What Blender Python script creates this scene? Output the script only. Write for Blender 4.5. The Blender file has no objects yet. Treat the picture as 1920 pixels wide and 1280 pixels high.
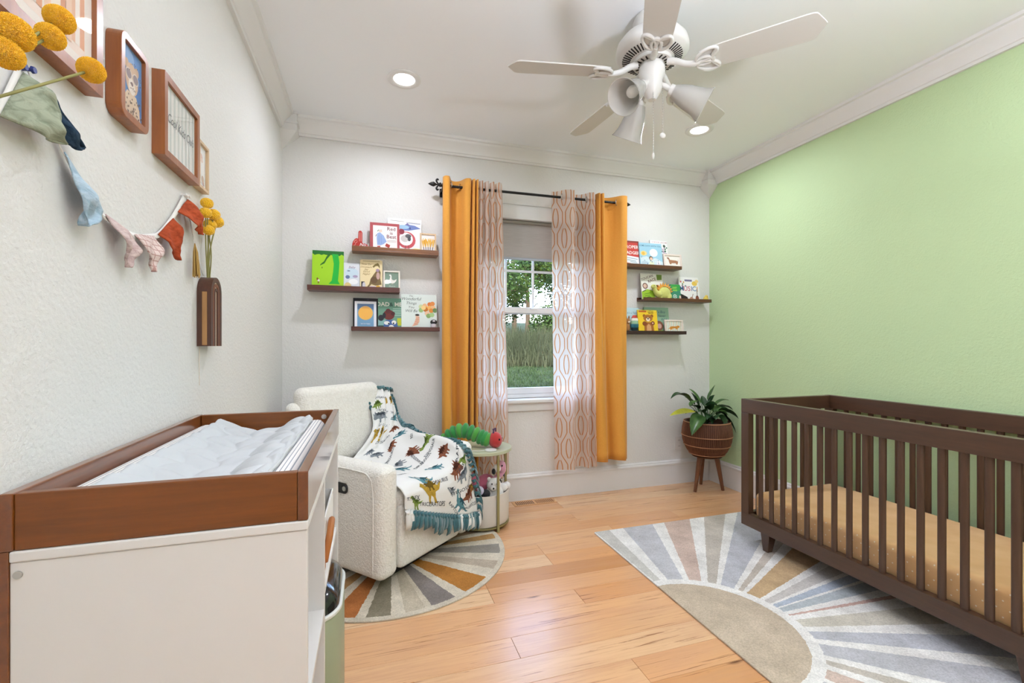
import bpy, bmesh, math, random
from mathutils import Vector, Matrix, noise
random.seed(7)
SC = bpy.context.scene
COL = SC.collection
PI = math.pi
XL, XR, YB, YF, HC = -0.555, 2.857, 3.28, -1.3, 2.685     # room: left, right, back, front walls, ceiling height

# ------------------------------------------------------------------ camera
cam = bpy.data.cameras.new('camera')
cam.sensor_width = 36.0
cam.lens = 845.0 / 1920 * 36
cam.shift_y = 5.0 / 1920
cam.clip_start = 0.02
cam.clip_end = 400
camo = bpy.data.objects.new('camera', cam)
camo.location = (0, 0, 1.1947)
camo.rotation_euler = (PI / 2, 0, -math.atan2(265, 845))
COL.objects.link(camo)
SC.camera = camo

# ------------------------------------------------------------------ world, exposure
SC.view_settings.view_transform = 'Standard'
SC.view_settings.look = 'None'
SC.view_settings.gamma = 1.0
SC.view_settings.use_curve_mapping = False
SC.view_settings.exposure = -0.03
W = bpy.data.worlds.new('sky'); SC.world = W; W.use_nodes = True
wn = W.node_tree.nodes; wl = W.node_tree.links
bg = wn['Background']
sky = wn.new('ShaderNodeTexSky'); sky.sky_type = 'NISHITA'
sky.sun_disc = False; sky.sun_elevation = math.radians(48); sky.sun_rotation = math.radians(200)
sky.air_density = 1.0; sky.dust_density = 2.5; sky.ozone_density = 1.0
wl.new(sky.outputs[0], bg.inputs['Color'])
bg.inputs['Strength'].default_value = 2.5

# lamps of the room: four recessed ceiling lights (the light of each sits in its own fixture)
CAN_POWER = [11.0, 11.0, 3.5, 4.5]
CANS = [(0.18, 2.60), (2.18, 2.60), (0.18, 0.92), (2.18, 0.92)]
CAN_COLOR = (0.83, 0.878, 1.0)
FILL_POWER = 82.0                                            # added fill lamp, unseen behind the camera, shining at the ceiling

# ------------------------------------------------------------------ helpers
def lin(h):
    h = h.lstrip('#')
    c = [int(h[i:i+2], 16) / 255 for i in (0, 2, 4)]
    return tuple(x / 12.92 if x <= 0.04045 else ((x + 0.055) / 1.055) ** 2.4 for x in c) + (1.0,)

class NT:
    """small node-tree helper"""
    def __init__(s, m):
        s.t = m.node_tree; s.n = s.t.nodes; s.l = s.t.links
        s.b = s.n.get('Principled BSDF'); s.out = s.n.get('Material Output')
    def add(s, typ, **kw):
        nd = s.n.new(typ)
        for k, v in kw.items():
            if k.startswith('i_'):
                key = k[2:]; key = int(key) if key.isdigit() else key
                if hasattr(v, 'is_output') or isinstance(v, bpy.types.NodeSocket): s.l.new(v, nd.inputs[key])
                else: nd.inputs[key].default_value = v
            else: setattr(nd, k, v)
        return nd
    def math(s, op, a, b=None, c=None, clamp=False):
        nd = s.n.new('ShaderNodeMath'); nd.operation = op; nd.use_clamp = clamp
        for i, x in enumerate((a, b, c)):
            if x is None: continue
            if isinstance(x, bpy.types.NodeSocket): s.l.new(x, nd.inputs[i])
            else: nd.inputs[i].default_value = x
        return nd.outputs[0]
    def mix(s, fac, a, b, blend='MIX'):
        nd = s.n.new('ShaderNodeMix'); nd.data_type = 'RGBA'; nd.blend_type = blend
        for k, x in ((0, fac), (6, a), (7, b)):
            if isinstance(x, bpy.types.NodeSocket): s.l.new(x, nd.inputs[k])
            else: nd.inputs[k].default_value = x
        return nd.outputs[2]
    def ramp(s, fac, stops, interp='LINEAR'):
        nd = s.n.new('ShaderNodeValToRGB'); cr = nd.color_ramp; cr.interpolation = interp
        while len(cr.elements) < len(stops): cr.elements.new(0.5)
        for e, (p, c) in zip(cr.elements, stops): e.position = p; e.color = c
        s.l.new(fac, nd.inputs[0]); return nd.outputs[0]
    def coord(s, kind='Object', scale=None, loc=None):
        tc = s.n.new('ShaderNodeTexCoord'); o = tc.outputs[kind]
        if scale or loc:
            mp = s.n.new('ShaderNodeMapping'); s.l.new(o, mp.inputs[0])
            if scale: mp.inputs['Scale'].default_value = scale
            if loc: mp.inputs['Location'].default_value = loc
            o = mp.outputs[0]
        return o
    def noise(s, vec, scale=5, detail=2, rough=.5, dist=0):
        nd = s.add('ShaderNodeTexNoise', i_Scale=scale, i_Detail=detail, i_Roughness=rough, i_Distortion=dist)
        s.l.new(vec, nd.inputs['Vector']); return nd.outputs['Fac']
    def bump(s, h, strength=.3, dist=.002):
        nd = s.add('ShaderNodeBump', i_Strength=strength, i_Distance=dist); s.l.new(h, nd.inputs['Height'])
        s.l.new(nd.outputs[0], s.b.inputs['Normal']); return nd

def newmat(name):
    m = bpy.data.materials.new(name); m.use_nodes = True
    return m, NT(m)

_M = {}
def mat(name, col, rough=.6, metal=0.0, spec=.5, coat=0, bump=None, var=None, sheen=0):
    """principled material; bump=(scale, strength, dist), var=(scale, amount) soft tone variation"""
    if name in _M: return _M[name]
    m, t = newmat(name)
    c = lin(col) if isinstance(col, str) else col
    t.b.inputs['Base Color'].default_value = c
    t.b.inputs['Roughness'].default_value = rough
    t.b.inputs['Metallic'].default_value = metal
    t.b.inputs['Specular IOR Level'].default_value = spec
    t.b.inputs['Coat Weight'].default_value = coat
    t.b.inputs['Sheen Weight'].default_value = sheen
    if bump:
        t.bump(t.noise(t.coord(), bump[0], 3), bump[1], bump[2])
    if var:
        f = t.noise(t.coord(), var[0], 4, .6)
        a = var[1]
        r = t.ramp(f, [(.3, (1-a, 1-a, 1-a, 1)), (.7, (1+a*.3, 1+a*.3, 1+a*.3, 1))])
        t.l.new(t.mix(1.0, c, r, 'MULTIPLY'), t.b.inputs['Base Color'])
    _M[name] = m
    return m

def cm(hexcol, rough=.55):
    return mat('print_' + hexcol.lstrip('#'), hexcol, rough, spec=.3)

def wood(name, base, dark, axis='x', rough=.4, coat=.15, scale=1.0, contrast=.6):
    if name in _M: return _M[name]
    m, t = newmat(name)
    sc = {'x': (1.2, 16, 16), 'y': (16, 1.2, 16), 'z': (16, 16, 1.2)}[axis]
    v = t.coord('Object', tuple(k * scale for k in sc))
    f = t.noise(v, 2.2, 5, .6, .6)
    f2 = t.noise(v, 9, 3, .6)
    g = t.math('ADD', t.math('MULTIPLY', f, .7), t.math('MULTIPLY', f2, .3))
    c = t.ramp(g, [(.5 - contrast * .35, lin(dark)), (.5 + contrast * .3, lin(base))])
    t.l.new(c, t.b.inputs['Base Color'])
    t.b.inputs['Roughness'].default_value = rough
    t.b.inputs['Coat Weight'].default_value = coat
    t.b.inputs['Coat Roughness'].default_value = .25 if coat < .9 else .09
    t.bump(f2, .06, .001)
    _M[name] = m
    return m

WM = {}
def thing(name, label, cat, loc=(0, 0, 0), rot=(0, 0, 0), group=None):
    o = bpy.data.objects.new(name, None); COL.objects.link(o)
    o.empty_display_size = .05
    o.location = loc; o.rotation_euler = rot
    o['label'] = label; o['category'] = cat
    if group: o['group'] = group
    from mathutils import Euler
    WM[o.name] = Matrix.Translation(loc) @ Euler(rot).to_matrix().to_4x4()
    return o
def tag(o, label, cat, group=None):
    o['label'] = label; o['category'] = cat
    if group: o['group'] = group
    return o
def struct(o):
    o['kind'] = 'structure'; return o
def stuff(o):
    o['kind'] = 'stuff'; return o

class MB:
    def __init__(s): s.v = []; s.f = []; s.m = []; s.uv = None
    def add(s, vs, fs, mi=0):
        k = len(s.v); s.v += [tuple(p) for p in vs]
        for f in fs: s.f.append(tuple(i + k for i in f)); s.m.append(mi)
    def box(s, x0, x1, y0, y1, z0, z1, mi=0):
        s.add([(x0,y0,z0),(x1,y0,z0),(x1,y1,z0),(x0,y1,z0),(x0,y0,z1),(x1,y0,z1),(x1,y1,z1),(x0,y1,z1)],
              [(0,3,2,1),(4,5,6,7),(0,1,5,4),(1,2,6,5),(2,3,7,6),(3,0,4,7)], mi); return s
    def bar(s, p0, p1, w, h, mi=0, up=(0,0,1)):
        p0 = Vector(p0); p1 = Vector(p1); d = (p1 - p0).normalized()
        a = d.cross(Vector(up))
        if a.length < 1e-4: a = d.cross(Vector((0, 1, 0)))
        a.normalize(); b = a.cross(d)
        vs = [p + a*w/2*i + b*h/2*j for p in (p0, p1) for i, j in ((-1,-1),(1,-1),(1,1),(-1,1))]
        s.add(vs, [(0,1,2,3),(7,6,5,4),(0,4,5,1),(1,5,6,2),(2,6,7,3),(3,7,4,0)], mi); return s
    def cyl(s, p0, p1, r0, r1=None, n=16, mi=0, caps=True):
        r1 = r0 if r1 is None else r1
        p0 = Vector(p0); p1 = Vector(p1); d = (p1 - p0).normalized()
        a = d.orthogonal().normalized(); b = d.cross(a)
        vs = []
        for p, r in ((p0, r0), (p1, r1)):
            for i in range(n):
                t = 2*PI*i/n; vs.append(p + a*r*math.cos(t) + b*r*math.sin(t))
        fs = [(i, (i+1) % n, n + (i+1) % n, n + i) for i in range(n)]
        if caps: fs += [tuple(reversed(range(n))), tuple(range(n, 2*n))]
        s.add(vs, fs, mi); return s
    def tube(s, pts, r, n=8, mi=0, closed=False, flat=None):
        """round tube along points; r number or list; flat=(k, axis) squashes along axis"""
        pts = [Vector(p) for p in pts]; N = len(pts)
        rr = r if isinstance(r, (list, tuple)) else [r]*N
        vs = []; prev = None
        for i, p in enumerate(pts):
            if closed: d = pts[(i+1) % N] - pts[i-1]
            else: d = pts[min(i+1, N-1)] - pts[max(i-1, 0)]
            if d.length < 1e-9: d = Vector((0, 0, 1))
            d.normalize()
            a = (prev - d*prev.dot(d)) if prev is not None else d.orthogonal()
            if a.length < 1e-6: a = d.orthogonal()
            a.normalize(); prev = a; b = d.cross(a)
            for j in range(n):
                t = 2*PI*j/n; q = a*math.cos(t) + b*math.sin(t)
                vs.append(p + q*rr[i])
        fs = []
        M = N if closed else N-1
        for i in range(M):
            for j in range(n):
                i2 = (i+1) % N
                fs.append((i*n+j, i*n+(j+1) % n, i2*n+(j+1) % n, i2*n+j))
        if not closed: fs += [tuple(reversed(range(n))), tuple(range((N-1)*n, N*n))]
        s.add(vs, fs, mi); return s
    def lathe(s, prof, c=(0,0,0), n=32, mi=0, axis=None, a0=0, a1=2*PI):
        """prof: (r, z) list round the z axis at c; axis = direction vector to turn z into"""
        full = abs(a1 - a0 - 2*PI) < 1e-6
        R = Vector((0,0,1)).rotation_difference(Vector(axis)).to_matrix() if axis else Matrix.Identity(3)
        c = Vector(c); vs = []; k = n if full else n + 1
        for r, z in prof:
            for i in range(k):
                t = a0 + (a1 - a0)*i/n
                vs.append(c + R @ Vector((r*math.cos(t), r*math.sin(t), z)))
        fs = []
        for a in range(len(prof)-1):
            for i in range(n):
                j = (i+1) % k
                fs.append((a*k+i, a*k+j, (a+1)*k+j, (a+1)*k+i))
        if full:
            if prof[0][0] > 1e-5: fs.append(tuple(reversed(range(k))))
            if prof[-1][0] > 1e-5: fs.append(tuple(range((len(prof)-1)*k, len(prof)*k)))
        s.add(vs, fs, mi); return s
    def ball(s, c, r, nu=16, nv=10, mi=0, rot=None, fn=None):
        """ellipsoid: r number or (rx,ry,rz)"""
        r = (r, r, r) if not isinstance(r, (tuple, list)) else r
        c = Vector(c); vs = []
        for j in range(nv+1):
            ph = PI*j/nv
            for i in range(nu):
                t = 2*PI*i/nu
                p = Vector((math.sin(ph)*math.cos(t), math.sin(ph)*math.sin(t), math.cos(ph)))
                k = fn(p) if fn else 1.0
                q = Vector((p.x*r[0]*k, p.y*r[1]*k, p.z*r[2]*k))
                if rot is not None: q = rot @ q
                vs.append(c + q)
        fs = []
        for j in range(nv):
            for i in range(nu):
                i2 = (i+1) % nu
                fs.append((j*nu+i, (j+1)*nu+i, (j+1)*nu+i2, j*nu+i2))
        s.add(vs, fs, mi); return s
    def prism(s, poly, fn0, fn1, mi=0):
        """closed 2-D polygon carried to two places by fn0, fn1"""
        n = len(poly)
        vs = [fn0(*p) for p in poly] + [fn1(*p) for p in poly]
        fs = [(i, (i+1) % n, n+(i+1) % n, n+i) for i in range(n)] + [tuple(reversed(range(n))), tuple(range(n, 2*n))]
        s.add(vs, fs, mi); return s
    def grid(s, fn, nu, nv, mi=0, uv=None):
        k = len(s.v); vs = []
        if uv and s.uv is None: s.uv = {}
        for j in range(nv+1):
            for i in range(nu+1):
                vs.append(fn(i/nu, j/nv))
        fs = [(j*(nu+1)+i, j*(nu+1)+i+1, (j+1)*(nu+1)+i+1, (j+1)*(nu+1)+i) for j in range(nv) for i in range(nu)]
        if uv:
            for j in range(nv+1):
                for i in range(nu+1): s.uv[k + j*(nu+1)+i] = uv(i/nu, j/nv)
        s.add(vs, fs, mi); return s
    def ring(s, outer, inner, fn0, fn1, mi=0):
        """frame between two loops of equal length, extruded from fn0 to fn1"""
        n = len(outer)
        vs = [fn0(*p) for p in outer] + [fn0(*p) for p in inner] + [fn1(*p) for p in outer] + [fn1(*p) for p in inner]
        fs = []
        for i in range(n):
            j = (i+1) % n
            fs += [(i, j, n+j, n+i), (2*n+j, 2*n+i, 3*n+i, 3*n+j), (j, i, 2*n+i, 2*n+j), (n+i, n+j, 3*n+j, 3*n+i)]
        s.add(vs, fs, mi); return s
    def mesh(s, name, mats, smooth=None):
        me = bpy.data.meshes.new(name)
        me.from_pydata(s.v, [], s.f)
        mats = mats if isinstance(mats, (list, tuple)) else [mats]
        for m in mats: me.materials.append(m)
        if any(s.m): me.polygons.foreach_set('material_index', s.m)
        if s.uv:
            ul = me.uv_layers.new(name='UVMap')
            for lp in me.loops: ul.data[lp.index].uv = s.uv.get(lp.vertex_index, (0, 0))
        me.validate()
        bm = bmesh.new(); bm.from_mesh(me); bmesh.ops.recalc_face_normals(bm, faces=bm.faces[:]) if s.uv is None else None
        bm.to_mesh(me); bm.free()
        if smooth is not None:
            me.shade_smooth()
            if smooth < 179: me.set_sharp_from_angle(angle=math.radians(smooth))
        me.update()
        return me
    def build(s, name, mats, parent=None, smooth=None, bevel=0, seg=2, solid=0, sub=0, local=False):
        if parent is not None and not local:
            inv = root_matrix(parent).inverted()
            s.v = [tuple(inv @ Vector(p)) for p in s.v]
        o = bpy.data.objects.new(name, s.mesh(name, mats, smooth)); COL.objects.link(o)
        if parent is not None: o.parent = parent
        if sub:
            md = o.modifiers.new('sub', 'SUBSURF'); md.levels = sub; md.render_levels = sub
        if solid:
            md = o.modifiers.new('solid', 'SOLIDIFY'); md.thickness = solid; md.offset = 0
        if bevel:
            md = o.modifiers.new('bevel', 'BEVEL'); md.width = bevel; md.segments = seg; md.limit_method = 'ANGLE'; md.angle_limit = math.radians(40)
            if seg >= 3: o.data.shade_smooth()
        return o
def root_matrix(o):
    while o.parent is not None: o = o.parent
    return WM.get(o.name, Matrix.Identity(4))

def dup(root, loc=None, rot=None, label=None, group=None):
    """copy of a thing with its parts and sub-parts"""
    from mathutils import Euler
    r = root.copy(); COL.objects.link(r)
    if loc is not None: r.location = loc
    if rot is not None: r.rotation_euler = rot
    if label: r['label'] = label
    if group: r['group'] = group
    WM[r.name] = Matrix.Translation(r.location) @ r.rotation_euler.to_matrix().to_4x4()
    def go(a, b):
        for ch in [c for c in bpy.data.objects if c.parent == a]:
            c = ch.copy(); COL.objects.link(c); c.parent = b; go(ch, c)
    go(root, r)
    return r

def rrect(w, h, r, k=6, x0=0, z0=0):
    """rounded rectangle loop from (x0,z0), counter-clockwise"""
    pts = []
    r = max(r, 1e-5)
    for cx, cz, a in ((w-r, r, -PI/2), (w-r, h-r, 0), (r, h-r, PI/2), (r, r, PI)):
        for i in range(k+1):
            t = a + PI/2*i/k
            pts.append((x0 + cx + r*math.cos(t), z0 + cz + r*math.sin(t)))
    return pts
def cat(p0, p1, p2, p3, t):
    return 0.5*((2*p1) + (p2-p0)*t + (2*p0-5*p1+4*p2-p3)*t*t + (3*p1-p0-3*p2+p3)*t*t*t)
def spline(pts, n):
    """Catmull-Rom through points (tuples) -> n+1 samples"""
    P = [Vector(p) for p in pts]; out = []
    for i in range(n+1):
        x = i/n*(len(P)-1); k = min(int(x), len(P)-2); t = x-k
        a = P[k-1] if k > 0 else P[0]*2 - P[1]
        d = P[k+2] if k+2 < len(P) else P[-1]*2 - P[-2]
        out.append(cat(a, P[k], P[k+1], d, t))
    return out

_tx = {}
def text2d(s, bold=0.0, shear=0.0):
    """flat text mesh, height of capitals about 0.7, centred on x"""
    key = (s, bold, shear)
    if key in _tx: return _tx[key]
    cu = bpy.data.curves.new('t', 'FONT'); cu.body = s; cu.align_x = 'CENTER'; cu.resolution_u = 2
    cu.offset = bold*.45; cu.shear = shear; cu.fill_mode = 'FRONT'
    ob = bpy.data.objects.new('t', cu); COL.objects.link(ob)
    dg = bpy.context.evaluated_depsgraph_get(); dg.update()
    ev = ob.evaluated_get(dg); me = ev.to_mesh()
    vs = [(v.co.x, v.co.y) for v in me.vertices]; fs = [tuple(p.vertices) for p in me.polygons]
    ev.to_mesh_clear(); bpy.data.objects.remove(ob); bpy.data.curves.remove(cu)
    _tx[key] = (vs, fs)
    return _tx[key]

class Art:
    """flat print: shapes in units of the sheet (0..w, 0..h metres), stacked a hair apart towards -y (local)"""
    def __init__(s, w, h, y=0.0, step=.00006, x0=0.0, z0=0.0):
        s.w = w; s.h = h; s.mb = MB(); s.mats = []; s.y = y; s.step = step; s.x0 = x0; s.z0 = z0
    def mi(s, c):
        m = cm(c)
        if m not in s.mats: s.mats.append(m)
        return s.mats.index(m)
    def raw(s, pts, faces, c):
        s.y -= s.step
        pts = [(min(max(p[0], 0), 1), min(max(p[1], 0), 1)) for p in pts]
        s.mb.add([(s.x0 + p[0]*s.w, s.y, s.z0 + p[1]*s.h) for p in pts], faces, s.mi(c)); return s
    def poly(s, pts, c): return s.raw(pts, [tuple(range(len(pts)))], c)
    def rect(s, x0, y0, x1, y1, c): return s.poly([(x0,y0),(x1,y0),(x1,y1),(x0,y1)], c)
    def ell(s, cx, cy, rx, ry, c, n=18, rot=0):
        pts = []
        for i in range(n):
            t = 2*PI*i/n; a = rx*s.w*math.cos(t); b = ry*s.h*math.sin(t)
            pts.append((cx + (a*math.cos(rot) - b*math.sin(rot))/s.w, cy + (a*math.sin(rot) + b*math.cos(rot))/s.h))
        return s.poly(pts, c)
    def circ(s, cx, cy, r, c, n=18): return s.ell(cx, cy, r, r*s.w/s.h, c, n)
    def line(s, pts, wd, c):
        L = []; R = []
        P = [Vector((p[0]*s.w, p[1]*s.h)) for p in pts]
        for i, p in enumerate(P):
            d = (P[min(i+1, len(P)-1)] - P[max(i-1, 0)]).normalized(); nrm = Vector((-d.y, d.x))*wd*s.w/2
            L.append(p + nrm); R.append(p - nrm)
        vs = [(q.x/s.w, q.y/s.h) for q in L + R]; n = len(P)
        return s.raw(vs, [(i, i+1, n+i+1, n+i) for i in range(n-1)], c)
    def text(s, st, x, y, size, c, bold=0.0, shear=0.0, rot=0.0, sx=1.0):
        """size = letter size as a share of the width"""
        vs, fs = text2d(st, bold, shear); k = size*s.w
        ca, sa = math.cos(rot), math.sin(rot)
        pts = [(x + (a*k*sx*ca - b*k*sa)/s.w, y + (a*k*sx*sa + b*k*ca)/s.h) for a, b in vs]
        return s.raw(pts, fs, c)
    def build(s, name, parent):
        if not s.mb.f: return None
        return s.mb.build(name, s.mats, parent, local=True)
# ------------------------------------------------------------------ materials of the room
def wall_mat(name, col):
    m, t = newmat(name)
    t.b.inputs['Base Color'].default_value = lin(col)
    t.b.inputs['Roughness'].default_value = .62
    t.b.inputs['Specular IOR Level'].default_value = .35
    v = t.coord()
    a = t.noise(v, 95, 3, .55); b = t.noise(v, 30, 2)
    t.bump(t.math('ADD', t.math('MULTIPLY', a, .7), t.math('MULTIPLY', b, .4)), .85, .004)
    return m
M_WHITE = wall_mat('white_wall_paint', '#e3e1dc')
M_GREEN = wall_mat('green_wall_paint', '#c4dbaa')
M_CEIL = mat('ceiling_paint', '#f4f5f6', .8, bump=(60, .12, .002))
M_TRIM = mat('white_trim_paint', '#e6e4e1', .38, spec=.45)
M_VINYL = mat('white_vinyl', '#eef0f2', .35)

def floor_mat():
    m, t = newmat('maple_floor')
    oi = t.add('ShaderNodeObjectInfo')
    rnd = oi.outputs['Random']
    tc = t.coord('Object')
    off = t.add('ShaderNodeCombineXYZ', i_0=t.math('MULTIPLY', rnd, 37.0), i_1=t.math('MULTIPLY', rnd, 91.0), i_2=0.0)
    va = t.add('ShaderNodeVectorMath', operation='ADD', i_0=tc, i_1=off.outputs[0]).outputs[0]
    def sc(x, y): 
        return t.add('ShaderNodeMapping', i_0=va, i_3=(x, y, 1)).outputs[0]
    tone = t.ramp(rnd, [(0, lin('#dca06c')), (.3, lin('#e6b586')), (.55, lin('#dfa571')), (.75, lin('#eac297')), (.9, lin('#d69a64')), (1, lin('#a97a58'))])
    cloud = t.noise(sc(.9, 5), 1.6, 4, .6, .8)
    grain = t.noise(sc(2.2, 55), 2.0, 4, .65, .3)
    c = t.mix(t.math('MULTIPLY', t.ramp(cloud, [(.42, (0,0,0,1)), (.72, (1,1,1,1))]), .5), tone, lin('#cf9c78'))
    c = t.mix(t.math('MULTIPLY', t.ramp(grain, [(.45, (0,0,0,1)), (.75, (1,1,1,1))]), .35), c, lin('#bf8c66'))
    st = t.noise(sc(.55, 20), 2.6, 6, .7, 1.2)
    streak = t.ramp(st, [(.59, (0,0,0,1)), (.65, (1,1,1,1))])
    c = t.mix(t.math('MULTIPLY', streak, .74), c, lin('#8a5433'))
    kn = t.add('ShaderNodeTexVoronoi', i_Scale=1.0); t.l.new(sc(1.7, 4.2), kn.inputs['Vector'])
    k = t.ramp(kn.outputs['Distance'], [(.02, (1,1,1,1)), (.075, (0,0,0,1))])
    c = t.mix(t.math('MULTIPLY', k, .8), c, lin('#5a3420'))
    t.l.new(c, t.b.inputs['Base Color'])
    t.b.inputs['Roughness'].default_value = .27
    t.b.inputs['Specular IOR Level'].default_value = .5
    t.b.inputs['Coat Weight'].default_value = .35
    t.b.inputs['Coat Roughness'].default_value = .16
    t.bump(t.noise(sc(1.2, 9), 3, 3), .05, .003)
    return m
M_FLOOR = floor_mat()

def glass_mat():
    m, t = newmat('clear_glass')
    t.n.remove(t.b)
    tr = t.add('ShaderNodeBsdfTransparent'); gl = t.add('ShaderNodeBsdfGlossy', i_Roughness=.02)
    fr = t.add('ShaderNodeFresnel', i_IOR=1.45)
    mx = t.add('ShaderNodeMixShader'); ge = t.add('ShaderNodeNewGeometry'); t.l.new(t.math('MULTIPLY', fr.outputs[0], t.math('SUBTRACT', 1.0, ge.outputs['Backfacing'])), mx.inputs[0]); t.l.new(tr.outputs[0], mx.inputs[1]); t.l.new(gl.outputs[0], mx.inputs[2])
    t.l.new(mx.outputs[0], t.out.inputs[0])
    return m
M_GLASS = glass_mat()
M_BLACK = mat('black_iron', '#1c1a19', .45, metal=.3)
M_CHROME = mat('brushed_steel', '#c9c7c2', .3, metal=1.0)
M_DARK = mat('dark_void', '#2b2422', .8)

# ------------------------------------------------------------------ the shell
WX0, WX1, WZ0, WZ1 = 0.79, 1.66, 0.772, 2.262          # window opening in the back wall
T = .16
b = MB()
b.box(XL-.12, WX0, YB, YB+T, -.05, HC+.05); b.box(WX1, XR+.12, YB, YB+T, -.05, HC+.05)
b.box(WX0, WX1, YB, YB+T, -.05, WZ0); b.box(WX0, WX1, YB, YB+T, WZ1, HC+.05)
struct(b.build('wall_back', M_WHITE))
struct(MB().box(XL-.12, XL, YF-.12, YB, -.05, HC+.05).build('wall_left', M_WHITE))
struct(MB().box(XR, XR+.12, YF-.12, YB, -.05, HC+.05).build('wall_right', M_GREEN))
struct(MB().box(XL, XR, YF-.12, YF, -.05, HC+.05).build('wall_front', M_WHITE))
struct(MB().box(XL, XR, YF, YB, HC, HC+.05).build('ceiling', M_CEIL))
flo = struct(MB().box(XL, XR, YF, YB, -.06, -.014).build('floor', mat('subfloor', '#4a3020', .9)))

# planks: rows along x, joints staggered; each board is an object of its own
def plank_mesh(L, Wd):
    e = .0006
    mb = MB()
    z0, z1 = -.014, 0.0
    mb.v = [(e,e,z0),(L-e,e,z0),(L-e,Wd-e,z0),(e,Wd-e,z0),(e,e,z1-.0012),(L-e,e,z1-.0012),(L-e,Wd-e,z1-.0012),(e,Wd-e,z1-.0012),
            (2*e,2*e,z1),(L-2*e,2*e,z1),(L-2*e,Wd-2*e,z1),(2*e,Wd-2*e,z1)]
    mb.f = [(0,1,5,4),(1,2,6,5),(2,3,7,6),(3,0,4,7),(4,5,9,8),(5,6,10,9),(6,7,11,10),(7,4,8,11),(8,9,10,11)]
    mb.m = [0]*9
    return mb.mesh('plank', M_FLOOR)
PW = .1272
LENS = [1.35, 1.9, 2.4, 3.0]
pm = {}
rp = random.Random(3)
nrow = int(round((YB - YF)/PW)); PWr = (YB - YF)/nrow
for r in range(nrow):
    y = YB - (r+1)*PWr
    x = XL - rp.uniform(0, .0)
    first = True
    while x < XR - .02:
        L = rp.choice(LENS)
        if first: L = rp.choice([.3, .7, 1.1, 1.5, 1.9]); first = False
        if x + L > XR - .25: L = XR - x
        key = round(L, 3)
        if key not in pm: pm[key] = plank_mesh(key, PWr)
        o = bpy.data.objects.new('plank', pm[key]); COL.objects.link(o); o.parent = flo
        o.location = (x, y, 0)
        x += L

# ------------------------------------------------------------------ mouldings
CP = [(0, -.112), (.016, -.112), (.018, -.098), (.024, -.094), (.030, -.074), (.046, -.050), (.060, -.036), (.066, -.030), (.068, -.020), (.082, -.016), (.084, 0), (0, 0)]
BP = [(0, 0), (.016, 0), (.016, .166), (.021, .170), (.021, .180), (.014, .186), (.013, .196), (.006, .203), (0, .203)]
def run(prof, z, wall, a, b_, name, m=M_TRIM):
    mb = MB()
    if wall == 'back': f0 = lambda p, q: (a, YB-p, z+q); f1 = lambda p, q: (b_, YB-p, z+q)
    elif wall == 'left': f0 = lambda p, q: (XL+p, a, z+q); f1 = lambda p, q: (XL+p, b_, z+q)
    elif wall == 'right': f0 = lambda p, q: (XR-p, a, z+q); f1 = lambda p, q: (XR-p, b_, z+q)
    else: f0 = lambda p, q: (a, YF+p, z+q); f1 = lambda p, q: (b_, YF+p, z+q)
    mb.prism(prof, f0, f1)
    return struct(mb.build(name, m, smooth=35))
BL = .102
run(CP, HC, 'back', XL+BL, XR-BL, 'trim_1')
run(CP, HC, 'left', YF+.085, YB-BL, 'trim_2')
run(CP, HC, 'right', YF+.085, YB-BL, 'trim_3')
run(CP, HC, 'front', XL, XR, 'trim_4')
for nm, cx, sx in (('trim_5', XL, 1), ('trim_6', XR, -1)):
    mb = MB(); a = BL
    for (w, z0, z1) in ((a, HC-.118, HC), (a+.006, HC-.075, HC-.062), (a+.006, HC-.012, HC)):
        x0, x1 = sorted((cx, cx + sx*w)); mb.box(x0, x1, YB-w, YB, z0, z1)
    zt = HC-.118
    # stepped taper down into the corner
    for k in range(4):
        w0 = a*(1 - k*.24); w1 = a*(1 - (k+1)*.24); z1 = zt - k*.022; z0 = z1 - .022
        P = lambda w, z: [(cx, YB, z), (cx+sx*w, YB, z), (cx+sx*w, YB-w, z), (cx, YB-w, z)]
        mb.add(P(w0, z1) + P(max(w1, .003), z0), [(0,1,2,3),(4,5,6,7),(0,1,5,4),(1,2,6,5),(2,3,7,6),(3,0,4,7)])
    struct(mb.build(nm, M_TRIM))
run(BP, 0, 'back', XL+.022, XR-.022, 'baseboard_back')
run(BP, 0, 'left', YF+.03, YB, 'baseboard_left')
run(BP, 0, 'right', YF+.03, YB, 'baseboard_right')
run(BP, 0, 'front', XL, XR, 'baseboard_front')

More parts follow.
